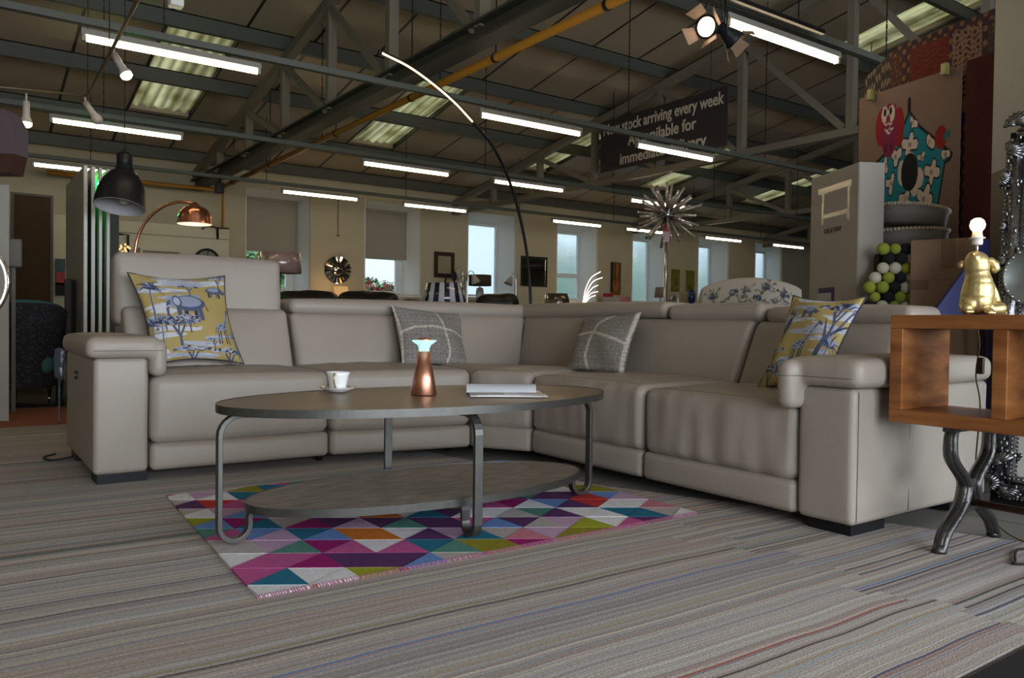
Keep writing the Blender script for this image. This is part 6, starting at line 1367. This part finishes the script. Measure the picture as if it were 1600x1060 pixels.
desk_lamp(741, 434, -1, 'pale desk lamp bending over the brown drum shade', wsm, -.15); desk_lamp(713, 427, 1, 'pale desk lamp above the striped lampshade, upper one', wsm, .15); desk_lamp(719, 441, 1, 'pale desk lamp above the striped lampshade, lower one', wsm, -.12); desk_lamp(797, 437, 1, 'small pale desk lamp left of the large glass framed mirror', wsm); desk_lamp(1053, 465, 1, 'tiny chrome desk lamp right of the starburst lamp pole', chrome)
c = on_side(710, 432); bm = BM(); sph(bm, c, .10, 12, (.6, .4, 1)); tube(bm, [c, c + Vector((-.18, 0, .03)), c + Vector((-.22, 0, -.15))], .02, 8); tube(bm, [c, Vector((c.x, c.y, SBZ))], .015, 8); solo('desk_lamp', bm, black, 'black jointed desk lamp between the two pale ones above the striped shade', 'lamp')
# spray of glowing arcs
b0_ = on_side(912, 475); t = thing('table_lamp', 'lamp of five glowing curved wands in front of the fourth window', 'lamp', (b0_.x, YS, SBZ)); fg_ = mat('wand_glow', (1, .8, .7), .4, emit=(1, .72, .55), es=4)
for pts in (((911, 473), (915, 452), (924, 434), (938, 425)), ((912, 473), (918, 454), (927, 440), (941, 434)), ((913, 473), (919, 459), (926, 450), (934, 446)), ((914, 473), (919, 464), (925, 458), (934, 456)), ((915, 473), (920, 467), (924, 464), (930, 462))):
    bm = BM(); tube(bm, catmull([on_side(*q) for q in pts], 5), .0085, 6); obj('wand', bm, fg_, t)
bm = BM(); tube(bm, [on_side(913, 474), Vector((b0_.x, YS, SBZ))], .02, 8); lathe(bm, [(0, 0), (.1, 0), (.1, .03), (0, .03)], (b0_.x, YS, SBZ), 18); obj('base', bm, chrome, t)
for nm, x0, x1, y0, y1, m_, lab in (('sign_card', 939, 966, 464, 482, mat('card_white', (.40, .36, .34), .6), 'white sign card standing beside the small pink shade'),):
    a_, b_2 = on_side(x0, y0), on_side(x1, y1); t = thing(nm, lab, 'sign', ((a_.x + b_2.x) / 2, YS, SBZ)); bm = BM(); bx(bm, a_.x, b_2.x, YS - .08, YS - .07, SBZ, a_.z); obj('card', bm, m_, t); z_ = on_side(950, 459).z; bm = BM(); bx(bm, a_.x, a_.x + (b_2.x - a_.x) * .55, YS - .08, YS - .07, a_.z, z_); obj('red_header', bm, mat('sign_red', (.35, .02, .03), .6), t)
a_ = on_side(1074, 455); b_2 = on_side(1087, 474); bm = BM(); cx_ = (a_.x + b_2.x) / 2; lathe(bm, [(0, SBZ), (.05, SBZ), (.05, b_2.z), (.09, b_2.z + .05), (.105, (a_.z + b_2.z) / 2), (.09, a_.z - .02), (.03, a_.z + .05), (0, a_.z + .05)], (cx_, YS, 0), 24); solo('vase', bm, mat('cobalt_glaze', (.015, .03, .10), .2), 'dark blue vase below the right yellow canvas', 'vase')
# pictures and mirrors on the window wall
def frame_pic(name, x0, y0, x1, y1, fw, fm_, inner, label, cat, painted=None, proud=.03):
    a_, b_2 = at(x0, y0, 1, WY - proud), at(x1, y1, 1, WY - proud); zt_ = (a_.z + at(x1, y0, 1, WY - proud).z) / 2; zb_2 = (b_2.z + at(x0, y1, 1, WY - proud).z) / 2
    t = thing(name, label, cat, ((a_.x + b_2.x) / 2, WY - proud, zb_2)); Y0, Y1 = WY - proud, WY - .013
    if fw:
        bm = BM(); bx(bm, a_.x, a_.x + fw, Y0, Y1, zb_2, zt_); bx(bm, b_2.x - fw, b_2.x, Y0, Y1, zb_2, zt_); bx(bm, a_.x + fw, b_2.x - fw, Y0, Y1, zt_ - fw, zt_); bx(bm, a_.x + fw, b_2.x - fw, Y0, Y1, zb_2, zb_2 + fw); obj('frame', bm, fm_, t)
    if painted:
        X_ = (a_.x + fw, b_2.x - fw); Z_ = (zb_2 + fw, zt_ - fw)
        def pos(U, V): P_ = np.zeros(U.shape + (3,)); P_[..., 0] = X_[0] + (X_[1] - X_[0]) * U; P_[..., 1] = Y0 + .004; P_[..., 2] = Z_[0] + (Z_[1] - Z_[0]) * V; return P_
        def bk(U, V): P_ = pos(U, V); P_[..., 1] = Y1; return P_
        grid_mesh('picture', 40, 60, pos, lambda U, V: paint(U, V, inner, painted), mat('painted_canvas', (.4, .4, .4), .6, attr=True), t, back=bk)
    else: bm = BM(); bx(bm, a_.x + fw, b_2.x - fw, Y0 + .008, Y1, zb_2 + fw, zt_ - fw); obj('glass' if 'mirror' in name else 'picture', bm, inner, t)
    return t
mirm = mat('wall_mirror', (.5, .5, .47), .04, 1)
frame_pic('framed_mirror', 679, 394, 710, 434, .085, mat('mahogany', (.022, .010, .007), .4), mat('mirror_painted_reflection', (.34, .31, .23), .3, .3), 'dark wooden framed mirror left of the third window', 'mirror')  # reflection of the cream room is painted into the glass colour
frame_pic('faceted_mirror', 814, 401, 855, 448, .055, mat('faceted_glass', (.6, .6, .58), .08, 1, bump=.5, bscale=8), mirm, 'large glass framed mirror on the wall crossed by the black curved lamp', 'mirror')
frame_pic('canvas_picture', 955, 410, 970, 461, 0, None, lin('#6b4a12'), 'tall orange and black canvas picture left of the fifth window', 'picture', [('r', .0, .25, .1, 1, (.02, .015, .01)), ('e', .6, .75, .25, .2, 0, (.30, .13, .02)), ('e', .5, .3, .3, .2, 0, (.32, .10, .02)), ('r', .4, .5, .3, 1, (.03, .02, .01)), ('r', 0, 1, 0, .06, (.25, .08, .02)), ('r', .75, .85, .4, .9, (.05, .03, .01))])
frame_pic('canvas_picture', 1050, 421, 1062, 456, 0, None, lin('#6b671c'), 'yellow green canvas with a dark plant, left of the pair', 'picture', [('l', [(.6, 0), (.7, .3), (.5, .5), (.6, .6)], .06, (.02, .03, .01)), ('e', .5, .35, .12, .05, .5, (.03, .04, .01)), ('e', .75, .2, .1, .05, -.5, (.3, .3, .15))])
frame_pic('canvas_picture', 1073, 423, 1085, 456, 0, None, lin('#6f6a1c'), 'yellow green canvas above the dark blue vase, right of the pair', 'picture', [('e', .4, .2, .3, .1, 0, (.09, .09, .02)), ('l', [(.3, 0), (.4, .4)], .05, (.03, .04, .01))])
c = at(528, 422, 1, WY - .04); r5 = (at(548, 422, 1, WY - .04) - c).length; T = frame_T(c, (1, 0, 0), (0, 0, 1))
t = thing('sunburst_mirror', 'round mirror with a faceted glass border on the wall between the half blinded windows', 'mirror', tuple(c)); bm = BM()
for k in range(36):
    a7, b7 = 2 * PI * k / 36, 2 * PI * (k + 1) / 36; tl9 = .012 * (1 if k % 2 else -1)
    q = [bm.verts.new(T @ Vector((r * math.cos(an), r * math.sin(an), .0 + s9))) for r, an, s9 in ((r5 * .52, a7, .02), (r5, a7, .012 + tl9), (r5, b7, .012 - tl9), (r5 * .52, b7, .02))]; bm.faces.new(q)
obj('facet_border', bm, mat('facet_glass', (.55, .55, .52), .06, 1), t); bm = BM(); lathe(bm, [(0, .02), (r5 * .52, .02), (r5 * .52, 0), (0, 0)], (0, 0, 0), 36, T); obj('mirror_glass', bm, mirm, t); bm = BM(); lathe(bm, [(0, -.002), (r5 * 1.0, -.002), (r5 * 1.0, -.02), (0, -.02)], (0, 0, 0), 36, T); obj('backing', bm, black, t)
a_ = at(528.5, 312, 1, WY - .05); b_2 = at(528.5, 367, 1, WY - .05); bm = BM(); bar(bm, a_, b_2, .012); rb(bm, b_2.x - .02, b_2.x + .02, b_2.y - .02, b_2.y + .02, b_2.z - .03, b_2.z, .005); solo('pull_cord', bm, mat('grey_cord', (.1, .09, .07), .7), 'thin pull cord hanging above the round sunburst mirror', 'cord')
